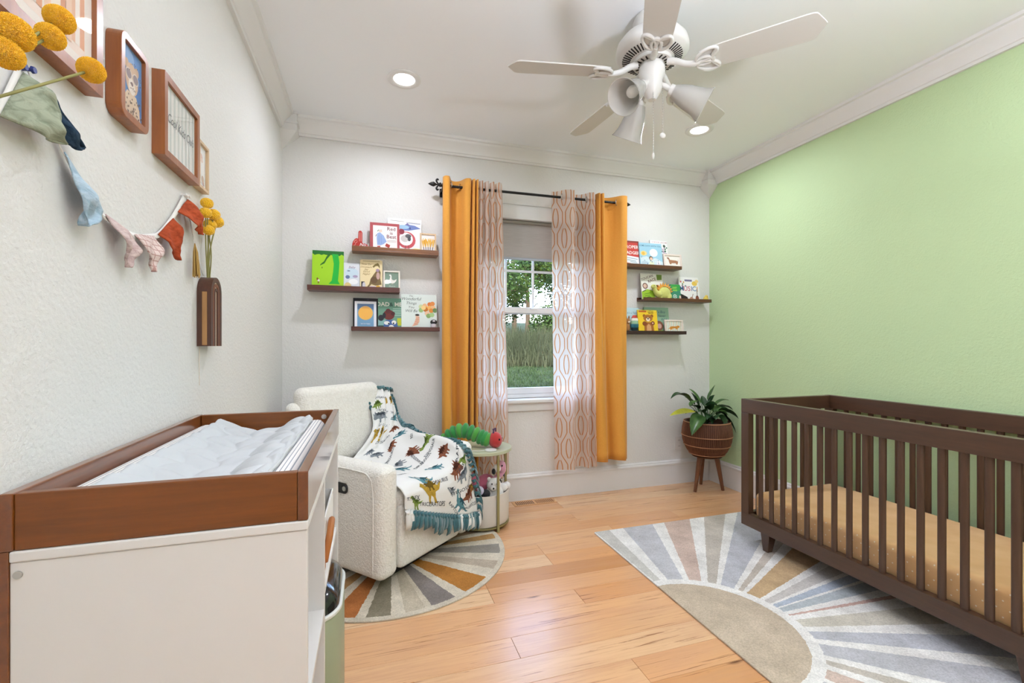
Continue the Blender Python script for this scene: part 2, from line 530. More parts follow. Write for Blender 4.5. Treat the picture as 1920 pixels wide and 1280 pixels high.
# ------------------------------------------------------------------ window
win = bpy.data.objects.new('window_1', None); COL.objects.link(win); struct(win)
win.location = (1.225, YB+.08, 0.8); WM[win.name] = Matrix.Translation(win.location)
fx0, fx1, fz0, fz1 = WX0+.004, WX1-.004, WZ0+.002, WZ1-.004
mb = MB()
mb.box(fx0, fx0+.03, 3.345, 3.42, fz0, fz1); mb.box(fx1-.03, fx1, 3.345, 3.42, fz0, fz1)
mb.box(fx0+.03, fx1-.03, 3.345, 3.42, fz1-.03, fz1); mb.box(fx0+.03, fx1-.03, 3.345, 3.42, fz0, fz0+.03)
mb.build('window_frame', M_VINYL, win, bevel=.003)
def sash(name, y0, y1, z0, z1, rails, muntins):
    x0, x1 = fx0+.031, fx1-.031; w = .036
    mb = MB()
    mb.box(x0, x0+w, y0, y1, z0, z1); mb.box(x1-w, x1, y0, y1, z0, z1)
    mb.box(x0+w, x1-w, y0, y1, z0, z0+rails[0]); mb.box(x0+w, x1-w, y0, y1, z1-rails[1], z1)
    s = mb.build(name, M_VINYL, win, bevel=.003)
    MB().box(x0+w, x1-w, (y0+y1)/2-.002, (y0+y1)/2+.002, z0+rails[0], z1-rails[1]).build('pane', M_GLASS, s)
    for (a, b_, c, d) in muntins:
        MB().box(a, b_, y0+(.006 if b_-a < .1 else .0052), y0+(.014 if b_-a < .1 else .0145), c, d).build('muntin', M_VINYL, s)
zt, zb = fz1-.031, 1.432
ms = [(x-.009, x+.009, zb+.05, zt-.036) for x in (1.012, 1.24, 1.455)] + [(fx0+.067, fx1-.067, z-.009, z+.009) for z in (1.772, 2.03)]
sash('upper_sash', 3.385, 3.415, zb, zt, (.05, .036), ms)
sash('lower_sash', 3.350, 3.380, fz0+.031, 1.484, (.048, .046), [])
MB().box(1.20, 1.26, 3.335, 3.35, 1.466, 1.478).build('sash_lock', M_VINYL, win, bevel=.003)
# stool and apron
st_ = struct(MB().box(WX0-.06, WX1+.06, YB-.045, YB+.066, .744, .7725).build('trim_7', M_TRIM, bevel=.006, seg=3))
struct(MB().box(WX0-.05, WX1+.05, YB-.019, YB, .682, .744).build('trim_8', M_TRIM, bevel=.003))

# ------------------------------------------------------------------ recessed lights
def emit(name, col, s):
    m, t = newmat(name); t.n.remove(t.b)
    e = t.add('ShaderNodeEmission', i_Color=col, i_Strength=s); t.l.new(e.outputs[0], t.out.inputs[0]); return m
M_LENS = emit('lit_lens', (1, .97, .92, 1), 6.0)
LBL = ['round recessed ceiling light nearest the left wall, glowing', 'round recessed ceiling light behind the fan blade, glowing',
       'round recessed ceiling light above the changing dresser', 'round recessed ceiling light above the crib']
for (x, y), lb, CP_ in zip(CANS, LBL, CAN_POWER):
    o = thing('recessed_light', lb, 'ceiling light', (x, y, HC), group='recessed ceiling lights')
    mb = MB().lathe([(.055, 0), (.092, 0), (.092, -.004), (.088, -.007), (.068, -.009), (.060, -.004), (.055, 0)], (0, 0, 0), 36)
    mb.build('trim_ring', M_TRIM, o, smooth=40, local=True)
    MB().lathe([(0, -.0035), (.0585, -.0035), (.0585, -.001), (0, -.001)], (0, 0, 0), 32).build('lens', M_LENS, o, local=True)
    L = bpy.data.lights.new('lamp', 'AREA'); L.shape = 'DISK'; L.size = .115; L.energy = CP_; L.color = CAN_COLOR; L.spread = math.radians(165)
    lo = bpy.data.objects.new('lamp', L); COL.objects.link(lo); lo.parent = o; lo.location = (0, 0, -.0105)

# unseen uplight added behind the camera to brighten the room (its bowl throws the light at the ceiling)
tl_ = thing('added_uplight', 'tall white uplight added unseen behind the camera to brighten the room', 'added fill light', (1.15, -.22, 0))
mb = MB().lathe([(0, .0005), (.13, .0005), (.135, .006), (.13, .016), (.03, .026), (.012, .04), (.011, 1.66), (.02, 1.675), (0, 1.676)], (1.15, -.22, 0), 32); mb.build('stand', M_TRIM, tl_, smooth=40)
MB().lathe([(.02, 1.6765), (.10, 1.70), (.165, 1.745), (.19, 1.80), (.187, 1.80), (.16, 1.748), (.098, 1.704), (.02, 1.681)], (1.15, -.22, 0), 40).build('bowl', M_TRIM, tl_, smooth=40)
L = bpy.data.lights.new('lamp', 'AREA'); L.shape = 'DISK'; L.size = .30; L.energy = FILL_POWER; L.color = CAN_COLOR; L.spread = math.radians(170)
lo = bpy.data.objects.new('lamp', L); COL.objects.link(lo); lo.parent = tl_; lo.location = (0, 0, 1.79); lo.rotation_euler = (PI, 0, 0)
# ------------------------------------------------------------------ changing dresser, tray, pad
M_LAQ = mat('white_lacquer', '#e3dfd9', .38, spec=.45, bump=(25, .04, .002))
M_TRAYX = wood('walnut_red_x', '#86480a', '#5c2e02', 'x', .42, .25, contrast=.8)
M_TRAYY = wood('walnut_red_y', '#83450f', '#5e2e04', 'y', .35, 1.0, contrast=.8)
DX0, DX1, DY0, DY1 = -.539, -.110, .908, 1.742
TZ = .870
dr = thing('changing_dresser', 'white open-fronted changing dresser under the wooden tray against the left wall', 'dresser', (-.33, 1.38, 0))
MB().box(DX0, DX1-.002, DY0, DY0+.018, 0, TZ-.0185).build('side_panel', M_LAQ, dr, bevel=.0015)
MB().box(DX0, DX1-.002, DY1-.018, DY1, 0, TZ-.0185).build('side_panel', M_LAQ, dr, bevel=.0015)
MB().box(DX0, DX1, DY0-.003, DY1+.003, TZ-.018, TZ).build('top_board', M_LAQ, dr, bevel=.003)
MB().box(DX0+.001, DX0+.007, DY0+.019, DY1-.019, .07, TZ-.019).build('back_board', M_LAQ, dr)
MB().box(DX0+.008, DX1-.006, 1.280, 1.296, .078, TZ-.0185).build('divider', M_LAQ, dr, bevel=.001)
MB().box(DX0+.008, DX1-.006, DY0+.0185, 1.2795, .482, .498).build('shelf', M_LAQ, dr, bevel=.001)
MB().box(DX0+.008, DX1-.006, 1.2965, DY1-.0185, .528, .544).build('shelf', M_LAQ, dr, bevel=.001)
MB().box(DX0+.008, DX1-.006, DY0+.0185, DY1-.0185, .06, .0775).build('bottom_board', M_LAQ, dr, bevel=.001)
MB().box(XL+.001, DX0-.0005, DY0-.002, DY1, 0, TZ).build('back_post', M_TRAYY, dr, bevel=.001)['label'] = 'brown wooden strip along the wall'
o = MB().lathe([(0, 0), (.0055, 0), (.006, .001), (.006, .003), (0, .003)], (-.528, DY0-.0005, .833), 20, axis=(0, -1, 0)).build('screw_cap', M_CHROME, dr, smooth=40)
tray = thing('changing_tray', 'reddish brown wooden changing tray standing on the white dresser', 'tray', (-.33, 1.38, TZ))
t0, t1 = TZ+.0006, .961
MB().box(XL+.0035, XL+.0215, DY0-.003, DY1, t0, t1).build('rail', M_TRAYY, tray, bevel=.002)
MB().box(DX1-.018, DX1, DY0-.003, DY1, t0, t1).build('rail', M_TRAYY, tray, bevel=.002)
MB().box(XL+.022, DX1-.0185, DY0-.0015, DY0+.0165, t0, t1-.001).build('rail', M_TRAYX, tray, bevel=.002)
MB().box(XL+.022, DX1-.0185, DY1-.018, DY1, t0, t1-.001).build('rail', M_TRAYX, tray, bevel=.002)
for y, s in ((DY1-.018, -1),):
    mb = MB().lathe([(.003, -.002), (.0075, 0), (.0085, .001), (.003, .0015)], (-.158, y-.0005, .938), 18, axis=(0, -1, 0))
    mb.build('screw', M_CHROME, tray, smooth=40)
MB().box(XL+.022, DX1-.0185, DY0+.017, DY1-.0185, t0, t0+.006).build('base_board', M_TRAYX, tray)
# pad: contoured, striped cover
def stripes_mat():
    m, t = newmat('striped_cotton')
    uv = t.add('ShaderNodeUVMap'); sx = t.add('ShaderNodeSeparateXYZ'); t.l.new(uv.outputs[0], sx.inputs[0])
    f = t.math('FRACT', t.math('MULTIPLY', sx.outputs[0], 118.0))
    c = t.ramp(f, [(0, lin('#f2efea')), (.70, lin('#f2efea')), (.75, lin('#9aa0a6')), (.95, lin('#9aa0a6')), (1, lin('#f2efea'))])
    t.l.new(c, t.b.inputs['Base Color']); t.b.inputs['Roughness'].default_value = .85
    return m
px0, px1, py0, py1 = XL+.026, DX1-.023, DY0+.022, DY1-.024
def pad_z(u):
    a = abs(u - .47)/.5
    k = min(max((a - .12)/.60, 0), 1); k = k*k*(3-2*k)
    e = min(max((a - .86)/.16, 0), 1)
    return .897 + .036*k - .045*e*e
def padf(u, v):
    e = min(v, 1-v); d = max(0, 1 - e/.03)
    return (px0 + (px1-px0)*u, py0 + (py1-py0)*v, pad_z(u) - .035*d*d)
pad = thing('changing_pad', 'contoured changing pad with a thin striped white cover inside the wooden tray', 'pad', (-.33, 1.33, .8775))
mb = MB().grid(padf, 48, 40, 0, uv=lambda u, v: (px0 + (px1-px0)*u, v))
mb.build('cover', stripes_mat(), pad, smooth=180)
mb = MB(); mb.box(px0+.004, px1-.004, py0+.004, py1-.004, .8775, .883); mb.build('base', mat('pad_base', '#eceae5', .8), pad)
# quilted liner on the pad
lin_ = thing('quilted_liner', 'light grey quilted pad liner with scalloped edge lying on the striped changing pad', 'liner', (-.33, 1.33, .92))
lu0, lu1, lv0, lv1 = .14, .855, .035, .965
def liner_loc(u, v, lift=.006):
    # rounded corners by pulling the border in
    cu, cv = abs(u-.5)*2, abs(v-.5)*2
    r = .16
    x = (u-.5); y = (v-.5)
    if cu > 1-r*1.0 and cv > 1-r*.5:
        dx = (cu-(1-r))/r; dy = (cv-(1-r*.5))/(r*.5)
        m_ = max(dx, dy); L = math.hypot(dx, dy)
        if L > 0:
            k = m_/L
            x = math.copysign(((1-r) + dx*k*r)/2, x); y = math.copysign(((1-r*.5) + dy*k*r*.5)/2, y)
    uu = lu0 + (lu1-lu0)*(x+.5); vv = lv0 + (lv1-lv0)*(y+.5)
    p = padf(min(max(uu, .0), 1), min(max(vv, 0.035), .965))
    gx, gy = p[0]*44 , p[1]*44
    q = abs(math.sin(gx + .55*math.sin(gy*.9)))*abs(math.sin(gy + .55*math.sin(gx*1.1)))
    w = noise.noise(Vector((p[0]*16, p[1]*16, 3)))*.0035
    edge = min(1, (1-max(cu, cv))/.05)
    wave = .004*math.sin(p[1]*33 if cu > cv else p[0]*40)*(1-edge)
    curl = .010*max(0, 1-(1-v)/.10)*max(0, abs(u-.5)*2-.35) if v > .9 else 0
    return (p[0], py0 + (py1-py0)*vv, p[2] + lift + (.013*q**.55 + w)*edge + wave*.6 + curl)
mb = MB().grid(lambda u, v: liner_loc(u, v), 90, 120)
mb.build('quilt', mat('grey_quilt_cotton', '#c6c9ca', .9, bump=(320, .25, .001)), lin_, smooth=180, solid=.004)
bd = []
for k in range(160):
    t = k/160*4; i = int(t); f = t-i
    u, v = [(f, 0), (1, f), (1-f, 1), (0, 1-f)][i]
    p = liner_loc(u, v, .0065); bd.append(p)
MB().tube(bd, .0042, 6, closed=True).build('binding', mat('liner_binding', '#c9ccca', .8), lin_, smooth=180)
# things in the dresser
bn = thing('storage_bin', 'white fabric storage bin with tan leather handle on the dresser shelf', 'bin', (-.27, 1.52, .5446))
M_CANVAS = mat('white_canvas', '#efece6', .85, bump=(260, .2, .001))
mb = MB()
def binwall(x0, x1, y0, y1, z0, z1, th):
    mb.ring([(x0,y0),(x1,y0),(x1,y1),(x0,y1)], [(x0+th,y0+th),(x1-th,y0+th),(x1-th,y1-th),(x0+th,y1-th)], lambda p,q:(p,q,z0), lambda p,q:(p,q,z1))
binwall(-.43, -.126, 1.318, 1.700, .5456, .69, .005)
mb.box(-.425, -.131, 1.323, 1.695, .5446, .5485)
mb.build('bin_body', M_CANVAS, bn, bevel=.002)
hp = spline([(-.1255, 1.385, .575), (-.119, 1.388, .61), (-.113, 1.40, .645), (-.111, 1.435, .668), (-.113, 1.47, .66), (-.119, 1.485, .61), (-.1255, 1.49, .575)], 24)
mb = MB()
mb.tube([(p.x, p.y, p.z) for p in hp], .0095, 8)
mb.build('handle', mat('tan_leather', '#a9662f', .5, bump=(90, .15, .001)), bn, smooth=180)
MB().bar((-.1248, 1.386, .553), (-.1248, 1.386, .58), .03, .003, up=(1,0,0)).build('handle_tab', mat('tan_leather', ''), bn)
pl = thing('diaper_pail', 'sage green pail with a black rounded lid standing in the dresser beside the shelf', 'pail', (-.20, 1.50, .0776))
M_SAGE = mat('sage_plastic', '#9aa284', .4)
loop = rrect(.27, .34, .09, 8, -.352, 1.325)
mb = MB().prism(loop, lambda p,q:(p,q,.079), lambda p,q:(p,q,.428)); mb.build('pail_body', M_SAGE, pl, bevel=.006, seg=3)
loop2 = rrect(.276, .346, .092, 8, -.355, 1.322)
mb = MB().prism(loop2, lambda p,q:(p,q,.4285), lambda p,q:(p,q,.440)); mb.build('rim', mat('pail_rim', '#dfe0d8', .35), pl, bevel=.003, seg=3)
mb = MB()
L2 = [(p, q) for p, q in rrect(.262, .33, .086, 8, -.348, 1.33)]
cx, cy = -.217, 1.495
prev = None
for k in range(9):
    a = k/8*PI/2; s_ = math.cos(a); z = .4405 + .080*math.sin(a)
    lp = [(cx+(p-cx)*max(s_, .02), cy+(q-cy)*max(s_, .02), z) for p, q in L2]
    base = len(mb.v); mb.v += lp
    if prev is not None:
        n = len(L2)
        for i in range(n): mb.f.append((prev+i, prev+(i+1) % n, base+(i+1) % n, base+i)); mb.m.append(0)
    prev = base
mb.build('lid', mat('black_gloss', '#17181a', .12, coat=.4), pl, smooth=60)

# ------------------------------------------------------------------ crib
M_CRIBY = wood('espresso_y', '#573c2a', '#3c281b', 'y', .42, .2, contrast=.9)
M_CRIBZ = wood('espresso_z', '#573c2a', '#3c281b', 'z', .42, .2, contrast=.9)
M_CRIBX = wood('espresso_x', '#573c2a', '#3c281b', 'x', .42, .2, contrast=.9)
CX0, CX1, CY0, CY1, CZ0, CZ1 = 2.128, 2.838, .78, 2.176, .118, .868
crib = thing('crib', 'dark brown slatted wooden crib standing on the sunburst rug by the green wall', 'crib', ((CX0+CX1)/2, (CY0+CY1)/2, 0))
th = .038
for nm, x0, x1 in (('front', CX0, CX0+th), ('back', CX1-th, CX1)):
    MB().box(x0, x1, CY0, CY1, CZ1-.082, CZ1).build('top_rail', M_CRIBY, crib, bevel=.002)
    MB().box(x0, x1, CY0, CY1, CZ0, CZ0+.074).build('bottom_rail', M_CRIBY, crib, bevel=.002)
    for y0, y1 in ((CY0, CY0+.055), (CY1-.055, CY1)):
        MB().box(x0, x1, y0, y1, CZ0+.0742, CZ1-.0822).build('post', M_CRIBZ, crib, bevel=.002)
    y = 2.050
    xm = (x0+x1)/2
    k = 0
    slat = None
    while y > CY0+.08:
        if slat is None:
            mb = MB()
            n = 14
            prof = [(.0095*math.cos(2*PI*i/n), .0145*math.sin(2*PI*i/n)) for i in range(n)]
            mb.prism(prof, lambda p,q: (xm+p, y+q, CZ0+.0742), lambda p,q: (xm+p, y+q, CZ1-.0822))
            slat = mb.build('slat', M_CRIBZ, crib, smooth=50); ys = y
        else:
            c = slat.copy(); COL.objects.link(c); c.parent = crib; c.location = (0, y-ys, 0)
        y -= .0719
for y0, y1 in ((CY1-.034, CY1-.001), (CY0+.001, CY0+.034)):
    xa, xb = CX0+th+.0003, CX1-th-.0003
    MB().box(xa, xb, y0, y1, CZ1-.082, CZ1-.001).build('end_rail', M_CRIBX, crib, bevel=.002)
    MB().box(xa, xb, y0, y1, CZ0, CZ0+.074).build('end_rail', M_CRIBX, crib, bevel=.002)
    ym = (y0+y1)/2; n = 14; slat = None
    for k in range(8):
        x = xa + (xb-xa)*(k+1)/9
        if slat is None:
            mb = MB(); prof = [(.0135*math.cos(2*PI*i/n), .0095*math.sin(2*PI*i/n)) for i in range(n)]
            mb.prism(prof, lambda p,q: (x+p, ym+q, CZ0+.0742), lambda p,q: (x+p, ym+q, CZ1-.0822))
            slat = mb.build('slat', M_CRIBZ, crib, smooth=50); xs = x
        else:
            c = slat.copy(); COL.objects.link(c); c.parent = crib; c.location = (x-xs, 0, 0)
MB().box(CX0+.05, CX1-.05, CY0+.04, CY1-.04, .150, .163).build('mattress_board', M_CRIBY, crib)
def leg_at(x, y, sx, sy, z0=.0):
    mb = MB()
    for_ = [(-1,-1),(1,-1),(1,1),(-1,1)]
    a, c = .030, .017
    top = [(x+i*a, y+j*a, CZ0) for i, j in for_]
    bot = [(x+i*c+sx*.004, y+j*c+sy*.004, z0) for i, j in for_]
    mb.add(bot + top, [(3,2,1,0),(4,5,6,7),(0,1,5,4),(1,2,6,5),(2,3,7,6),(3,0,4,7)])
    return mb
RZ = .0085
for x, y, sx, sy in ((2.172, 2.02, -1, 1), (2.172, .945, -1, -1), (2.79, 2.02, 1, 1), (2.79, .945, 1, -1)):
    leg_at(x, y, sx, sy, RZ+.0005).build('leg', M_CRIBZ, crib, bevel=.003)
def dots_mat():
    m, t = newmat('ochre_dot_sheet')
    v = t.coord('Object')
    sx = t.add('ShaderNodeSeparateXYZ'); t.l.new(v, sx.inputs[0])
    q = []
    for k, (s_, ph) in enumerate(((1/.019, 0), (1/.038, .0), (1/.030, .0))): q.append(t.math('MULTIPLY', sx.outputs[k], s_))
    row = t.math('FLOOR', q[2])
    sh = t.math('MULTIPLY', t.math('FRACT', t.math('MULTIPLY', row, .5)), 1.0)
    fy = t.math('SUBTRACT', t.math('FRACT', t.math('ADD', q[1], sh)), .5)
    fz = t.math('SUBTRACT', t.math('FRACT', q[2]), .5)
    d = t.math('SQRT', t.math('ADD', t.math('POWER', t.math('MULTIPLY', fy, .038), 2.0), t.math('POWER', t.math('MULTIPLY', fz, .030), 2.0)))
    ge = t.add('ShaderNodeNewGeometry'); sn = t.add('ShaderNodeSeparateXYZ'); t.l.new(ge.outputs['Normal'], sn.inputs[0])
    side = t.math('LESS_THAN', t.math('ABSOLUTE', sn.outputs[2]), .6)
    dot = t.math('MULTIPLY', t.math('LESS_THAN', d, .0030), side)
    cl = t.ramp(t.noise(v, 9, 3), [(.3, lin('#dba96f')), (.7, lin('#e6b880'))])
    t.l.new(t.mix(dot, cl, lin('#f4e2c2')), t.b.inputs['Base Color'])
    t.b.inputs['Roughness'].default_value = .9; t.b.inputs['Sheen Weight'].default_value = .2
    t.bump(t.noise(v, 14, 3), .25, .006)
    return m
mt = thing('crib_mattress', 'crib mattress in an ochre fitted sheet with small white dots lying inside the crib', 'mattress', (2.483, 1.478, .1635))
MB().box(CX0+th+.012, CX1-th-.012, CY0+.045, CY1-.045, .1638, .318).build('fitted_sheet', dots_mat(), mt, bevel=.032, seg=5)

# ------------------------------------------------------------------ rugs
def rug_mat(name, stops, sunr, ringw, suncol, white, outer=None):
    """sun-ray print: angle bands round the object's origin; stops = [(angle deg, colour)]"""
    m, t = newmat(name)
    v = t.coord('Object')
    wob = t.add('ShaderNodeTexNoise', i_Scale=60.0, i_Detail=2.0); t.l.new(v, wob.inputs['Vector'])
    vv = t.add('ShaderNodeVectorMath', operation='ADD', i_0=v)
    sc = t.add('ShaderNodeVectorMath', operation='SCALE'); sb = t.add('ShaderNodeVectorMath', operation='SUBTRACT', i_1=(.5,.5,.5)); t.l.new(wob.outputs['Color'], sb.inputs[0])
    t.l.new(sb.outputs[0], sc.inputs[0]); sc.inputs['Scale'].default_value = .012; t.l.new(sc.outputs[0], vv.inputs[1])
    sx = t.add('ShaderNodeSeparateXYZ'); t.l.new(vv.outputs[0], sx.inputs[0])
    ang = t.math('ARCTAN2', sx.outputs[1], sx.outputs[0])
    f = t.math('ADD', t.math('DIVIDE', ang, 2*PI), .5)
    c = None
    L = [((a+180)/360, lin(col)) for a, col in stops]
    # colour ramps hold 32 stops: split in two if needed
    if len(L) <= 30: c = t.ramp(f, L, 'CONSTANT')
    else:
        h = len(L)//2
        c1 = t.ramp(f, L[:h], 'CONSTANT'); c2 = t.ramp(f, L[h:], 'CONSTANT')
        c = t.mix(t.math('GREATER_THAN', f, L[h][0]), c1, c2)
    rad = t.math('SQRT', t.math('ADD', t.math('POWER', sx.outputs[0], 2.0), t.math('POWER', sx.outputs[1], 2.0)))
    if sunr:
        c = t.mix(t.math('LESS_THAN', rad, sunr+ringw), c, lin(white))
        c = t.mix(t.math('LESS_THAN', rad, sunr), c, lin(suncol))
    if outer: c = t.mix(t.math('GREATER_THAN', rad, outer[0]), c, lin(outer[1]))
    n1 = t.noise(v, 7, 5, .65); n2 = t.noise(v, 160, 3, .6)
    c = t.mix(.55, c, t.mix(1.0, c, t.ramp(n1, [(.3, (.58,.56,.53,1)), (.7, (1.16,1.16,1.16,1))]), 'MULTIPLY'))
    c = t.mix(.5, c, t.mix(1.0, c, t.ramp(n2, [(.3, (.55,.55,.54,1)), (.7, (1.2,1.2,1.2,1))]), 'MULTIPLY'))
    t.l.new(c, t.b.inputs['Base Color']); t.b.inputs['Roughness'].default_value = .95; t.b.inputs['Specular IOR Level'].default_value = .15
    t.bump(n2, .5, .004)
    return m
Wt = '#f1eee8'
S1 = [(-180, Wt), (-90, '#cdc9c0'), (-84, Wt), (-78, '#c7c5c7'), (-66, Wt), (-63, '#d2bcad'), (-54, Wt), (-50, '#c8bfb1'), (-45, Wt), (-41.5, '#c5c4c6'), (-31.5, Wt), (-28, '#c4c4c8'),
      (-20, Wt), (-15.5, '#d3ccbc'), (-8.5, Wt), (-5.5, '#cfaea1'), (-3.2, Wt), (-.5, '#bcc2c4'), (3.2, Wt), (5.2, '#b7bfca'), (8.2, Wt), (9.5, '#d0cac3'), (13, Wt), (15.5, '#c9ab84'), (25, Wt), (27, '#cabfb1'), (30, Wt), (32.5, '#c5c5c9')]
S2 = [(40, '#c5c5c9'), (41.6, Wt), (44.9, '#c9c0b3'), (50, Wt), (53.6, '#d5bdae'), (63, Wt), (66.1, '#c9c8ca'), (78, Wt), (83.6, '#d0ccc3'), (90, Wt)]
rug = MB()
RX0, RX1, RY0, RY1 = 1.345, 2.832, .42, 2.562
rl = rrect(RX1-RX0, RY1-RY0, .012, 4, RX0, RY0)
sun_c = (1.352, 1.545)
rug.prism([(x-sun_c[0], y-sun_c[1]) for x, y in rl], lambda p,q:(p,q,.0004), lambda p,q:(p,q,RZ))
ro = rug.build('rug', rug_mat('sunburst_rug', S1+S2, .352, .045, '#cbbaa3', Wt), bevel=.002)
ro.location = (sun_c[0], sun_c[1], 0)
tag(ro, 'large pale sunburst area rug with grey, beige and pink rays under the crib', 'rug')
We = '#ddd2be'
S3 = [(-180, '#b9b2a4'), (-170, We), (-158, '#a59c90'), (-146, We), (-135, '#b98f60'), (-126, We), (-119, '#b5713f'), (-108, We), (-103, '#8d8470'), (-93, We), (-88, '#c6b9a3'), (-80, '#d6cab4'), (-77, '#8e857f'), (-66, We),
      (-60, '#bb7f3d'), (-44, We), (-36, '#c0b09c'), (-27, We), (-19, '#9d968c'), (-8, We), (-1, '#b7905f'), (7, We), (12, '#a98d72'), (22, We), (30, '#a59c90'), (42, We), (55, '#b98f60'), (70, We), (90, '#9d968c'), (110, We)]
RC = (.115, 2.66); RR = .645
mb = MB()
lp = []
for i in range(96):
    t = 2*PI*i/96; x = RC[0]+RR*math.cos(t); y = RC[1]+RR*math.sin(t)
    lp.append((max(x, XL+.03)-RC[0], min(y, YB-.035)-RC[1]))
mb.prism(lp, lambda p,q:(p,q,.0004), lambda p,q:(p,q,.008))
r2 = mb.build('rug', rug_mat('round_ray_rug', S3, 0, 0, We, We, (RR-.028, '#d8cdb9')), bevel=.002)
r2.location = (RC[0], RC[1], 0)
tag(r2, 'round rug with beige, ochre, grey and rust rays under the cream armchair', 'rug')
# ------------------------------------------------------------------ armchair
def boucle():
    m, t = newmat('cream_boucle')
    v = t.coord('Object')
    vo = t.add('ShaderNodeTexVoronoi', i_Scale=120.0); t.l.new(v, vo.inputs['Vector'])
    n = t.noise(v, 70, 4, .6)
    h = t.math('ADD', t.math('MULTIPLY', vo.outputs['Distance'], -.7), n)
    t.l.new(t.ramp(n, [(.3, lin('#ebe7dc')), (.65, lin('#f6f3ea'))]), t.b.inputs['Base Color'])
    t.b.inputs['Roughness'].default_value = .95; t.b.inputs['Sheen Weight'].default_value = .25; t.b.inputs['Specular IOR Level'].default_value = .2
    t.bump(h, .55, .006)
    return m
M_BOUCLE = boucle()
CA = math.atan2(.669, .743)
CH0 = (.045, 2.194)
ch = thing('armchair', 'cream boucle recliner armchair angled in the corner with a dinosaur blanket over it', 'armchair', (CH0[0], CH0[1], .0085), (0, 0, CA))
CM = WM[ch.name] @ Matrix.Translation((0, 0, -.0085))
def CW(l, d, z): return CM @ Vector((l, d, z))
CWID = .755
def cbox(name, l0, l1, d0, d1, z0, z1, bev, seg=5, parent=ch, sub=None, m=None, lean=0.0):
    mb = MB().box(l0, l1, d0, d1, z0, z1)
    if lean: mb.v = [(x, y + (z-z0)*lean, z) for x, y, z in mb.v]
    mb.v = [(x, y, z-.0085) for x, y, z in mb.v]
    return mb.build(name, m or M_BOUCLE, parent, bevel=bev, seg=seg, local=True)
cbox('base', .12, .63, .10, .62, .010, .06, .01, 2, m=mat('chair_base_black', '#221f1e', .6))
AW = .128
for l0 in (0, CWID-AW):
    mb = MB()
    # arm: rounded box swept from front to back, a touch lower at the back
    a = cbox('arm', l0, l0+AW, 0, .70, .062, .606, .046, 6)
    side = l0 if l0 == 0 else l0+AW
    sx = -1 if l0 == 0 else 1
    pts = spline([(side+sx*.0005, .055, .09), (side+sx*.0005, .052, .30), (side+sx*.0005, .055, .50), (side+sx*.0005, .085, .565), (side+sx*.0005, .16, .578), (side+sx*.0005, .40, .578), (side+sx*.0005, .66, .575)], 40)
    MB().tube([(p.x, p.y, p.z-.0085) for p in pts], .0035, 6).build('piping', M_BOUCLE, a, smooth=180, local=True)
    if l0 == 0:
        mb = MB(); lp = rrect(.085, .052, .022, 6, .225, .455-.0085)
        mb.prism(lp, lambda p,q: (-.0012, p, q), lambda p,q: (-.007, p, q)); k = mb.build('control_panel', mat('black_plastic', '#222222', .4), a, bevel=.002, local=True)
        mb = MB(); mb.lathe([(0, 0), (.012, 0), (.012, .003), (.009, .0045), (0, .0045)], (-.0071, .246, .481-.0085), 20, axis=(-1, 0, 0)); mb.build('button', M_CHROME, k, smooth=40, local=True)
cbox('footrest', AW+.006, CWID-AW-.006, .004, .11, .075, .40, .03, 5)
cbox('seat', AW+.004, CWID-AW-.004, .008, .62, .36, .475, .045, 5)
bk = cbox('backrest', .02, CWID-.035, .665, .752, .34, .862, .042, 6, lean=.10)
cbox('back_cushion', .068, .655, .648, .758, .485, .944, .05, 6, lean=.114)

# ------------------------------------------------------------------ blanket over the chair
ROWS = [
 [(.585,.735,.845),(.612,.722,.874),(.640,.715,.89),(.668,.71,.892),(.695,.708,.886),(.722,.71,.872),(.738,.72,.85)],
 [(.545,.668,.76),(.58,.660,.77),(.615,.655,.775),(.65,.652,.775),(.685,.65,.772),(.718,.652,.765),(.742,.66,.75)],
 [(.515,.628,.64),(.55,.622,.65),(.585,.618,.655),(.622,.612,.66),(.66,.605,.66),(.70,.598,.655),(.735,.59,.645)],
 [(.33,.585,.51),(.41,.58,.52),(.49,.575,.525),(.56,.565,.545),(.615,.545,.60),(.665,.52,.63),(.715,.50,.625)],
 [(.14,.45,.505),(.26,.45,.492),(.385,.445,.488),(.50,.44,.495),(.59,.43,.555),(.632,.40,.620),(.668,.37,.621)],
 [(.136,.24,.503),(.26,.235,.488),(.39,.23,.484),(.51,.225,.49),(.59,.21,.552),(.625,.19,.617),(.652,.17,.619)],
 [(.136,.05,.487),(.26,.03,.488),(.395,.025,.486),(.52,.03,.488),(.585,.03,.535),(.612,.035,.59),(.632,.045,.609)],
 [(.134,-.014,.455),(.26,-.022,.45),(.40,-.022,.44),(.52,-.022,.435),(.59,-.022,.46),(.625,-.020,.50),(.65,-.014,.53)],
 [(.134,-.018,.425),(.26,-.034,.395),(.40,-.030,.365),(.52,-.034,.335),(.61,-.026,.325),(.66,-.024,.345),(.69,-.018,.375)],
 [(.134,-.020,.385),(.26,-.038,.335),(.40,-.030,.28),(.525,-.040,.235),(.62,-.028,.205),(.69,-.028,.19),(.742,-.020,.175)],
]
ROWS = [[Vector(p) for p in r] for r in ROWS]
def rowat(r, s):
    x = min(max(s, 0), 1)*(len(r)-1); k = min(int(x), len(r)-2); t = x-k
    a = r[k-1] if k > 0 else r[0]*2-r[1]; d = r[k+2] if k+2 < len(r) else r[-1]*2-r[-2]
    return cat(a, r[k], r[k+1], d, t)
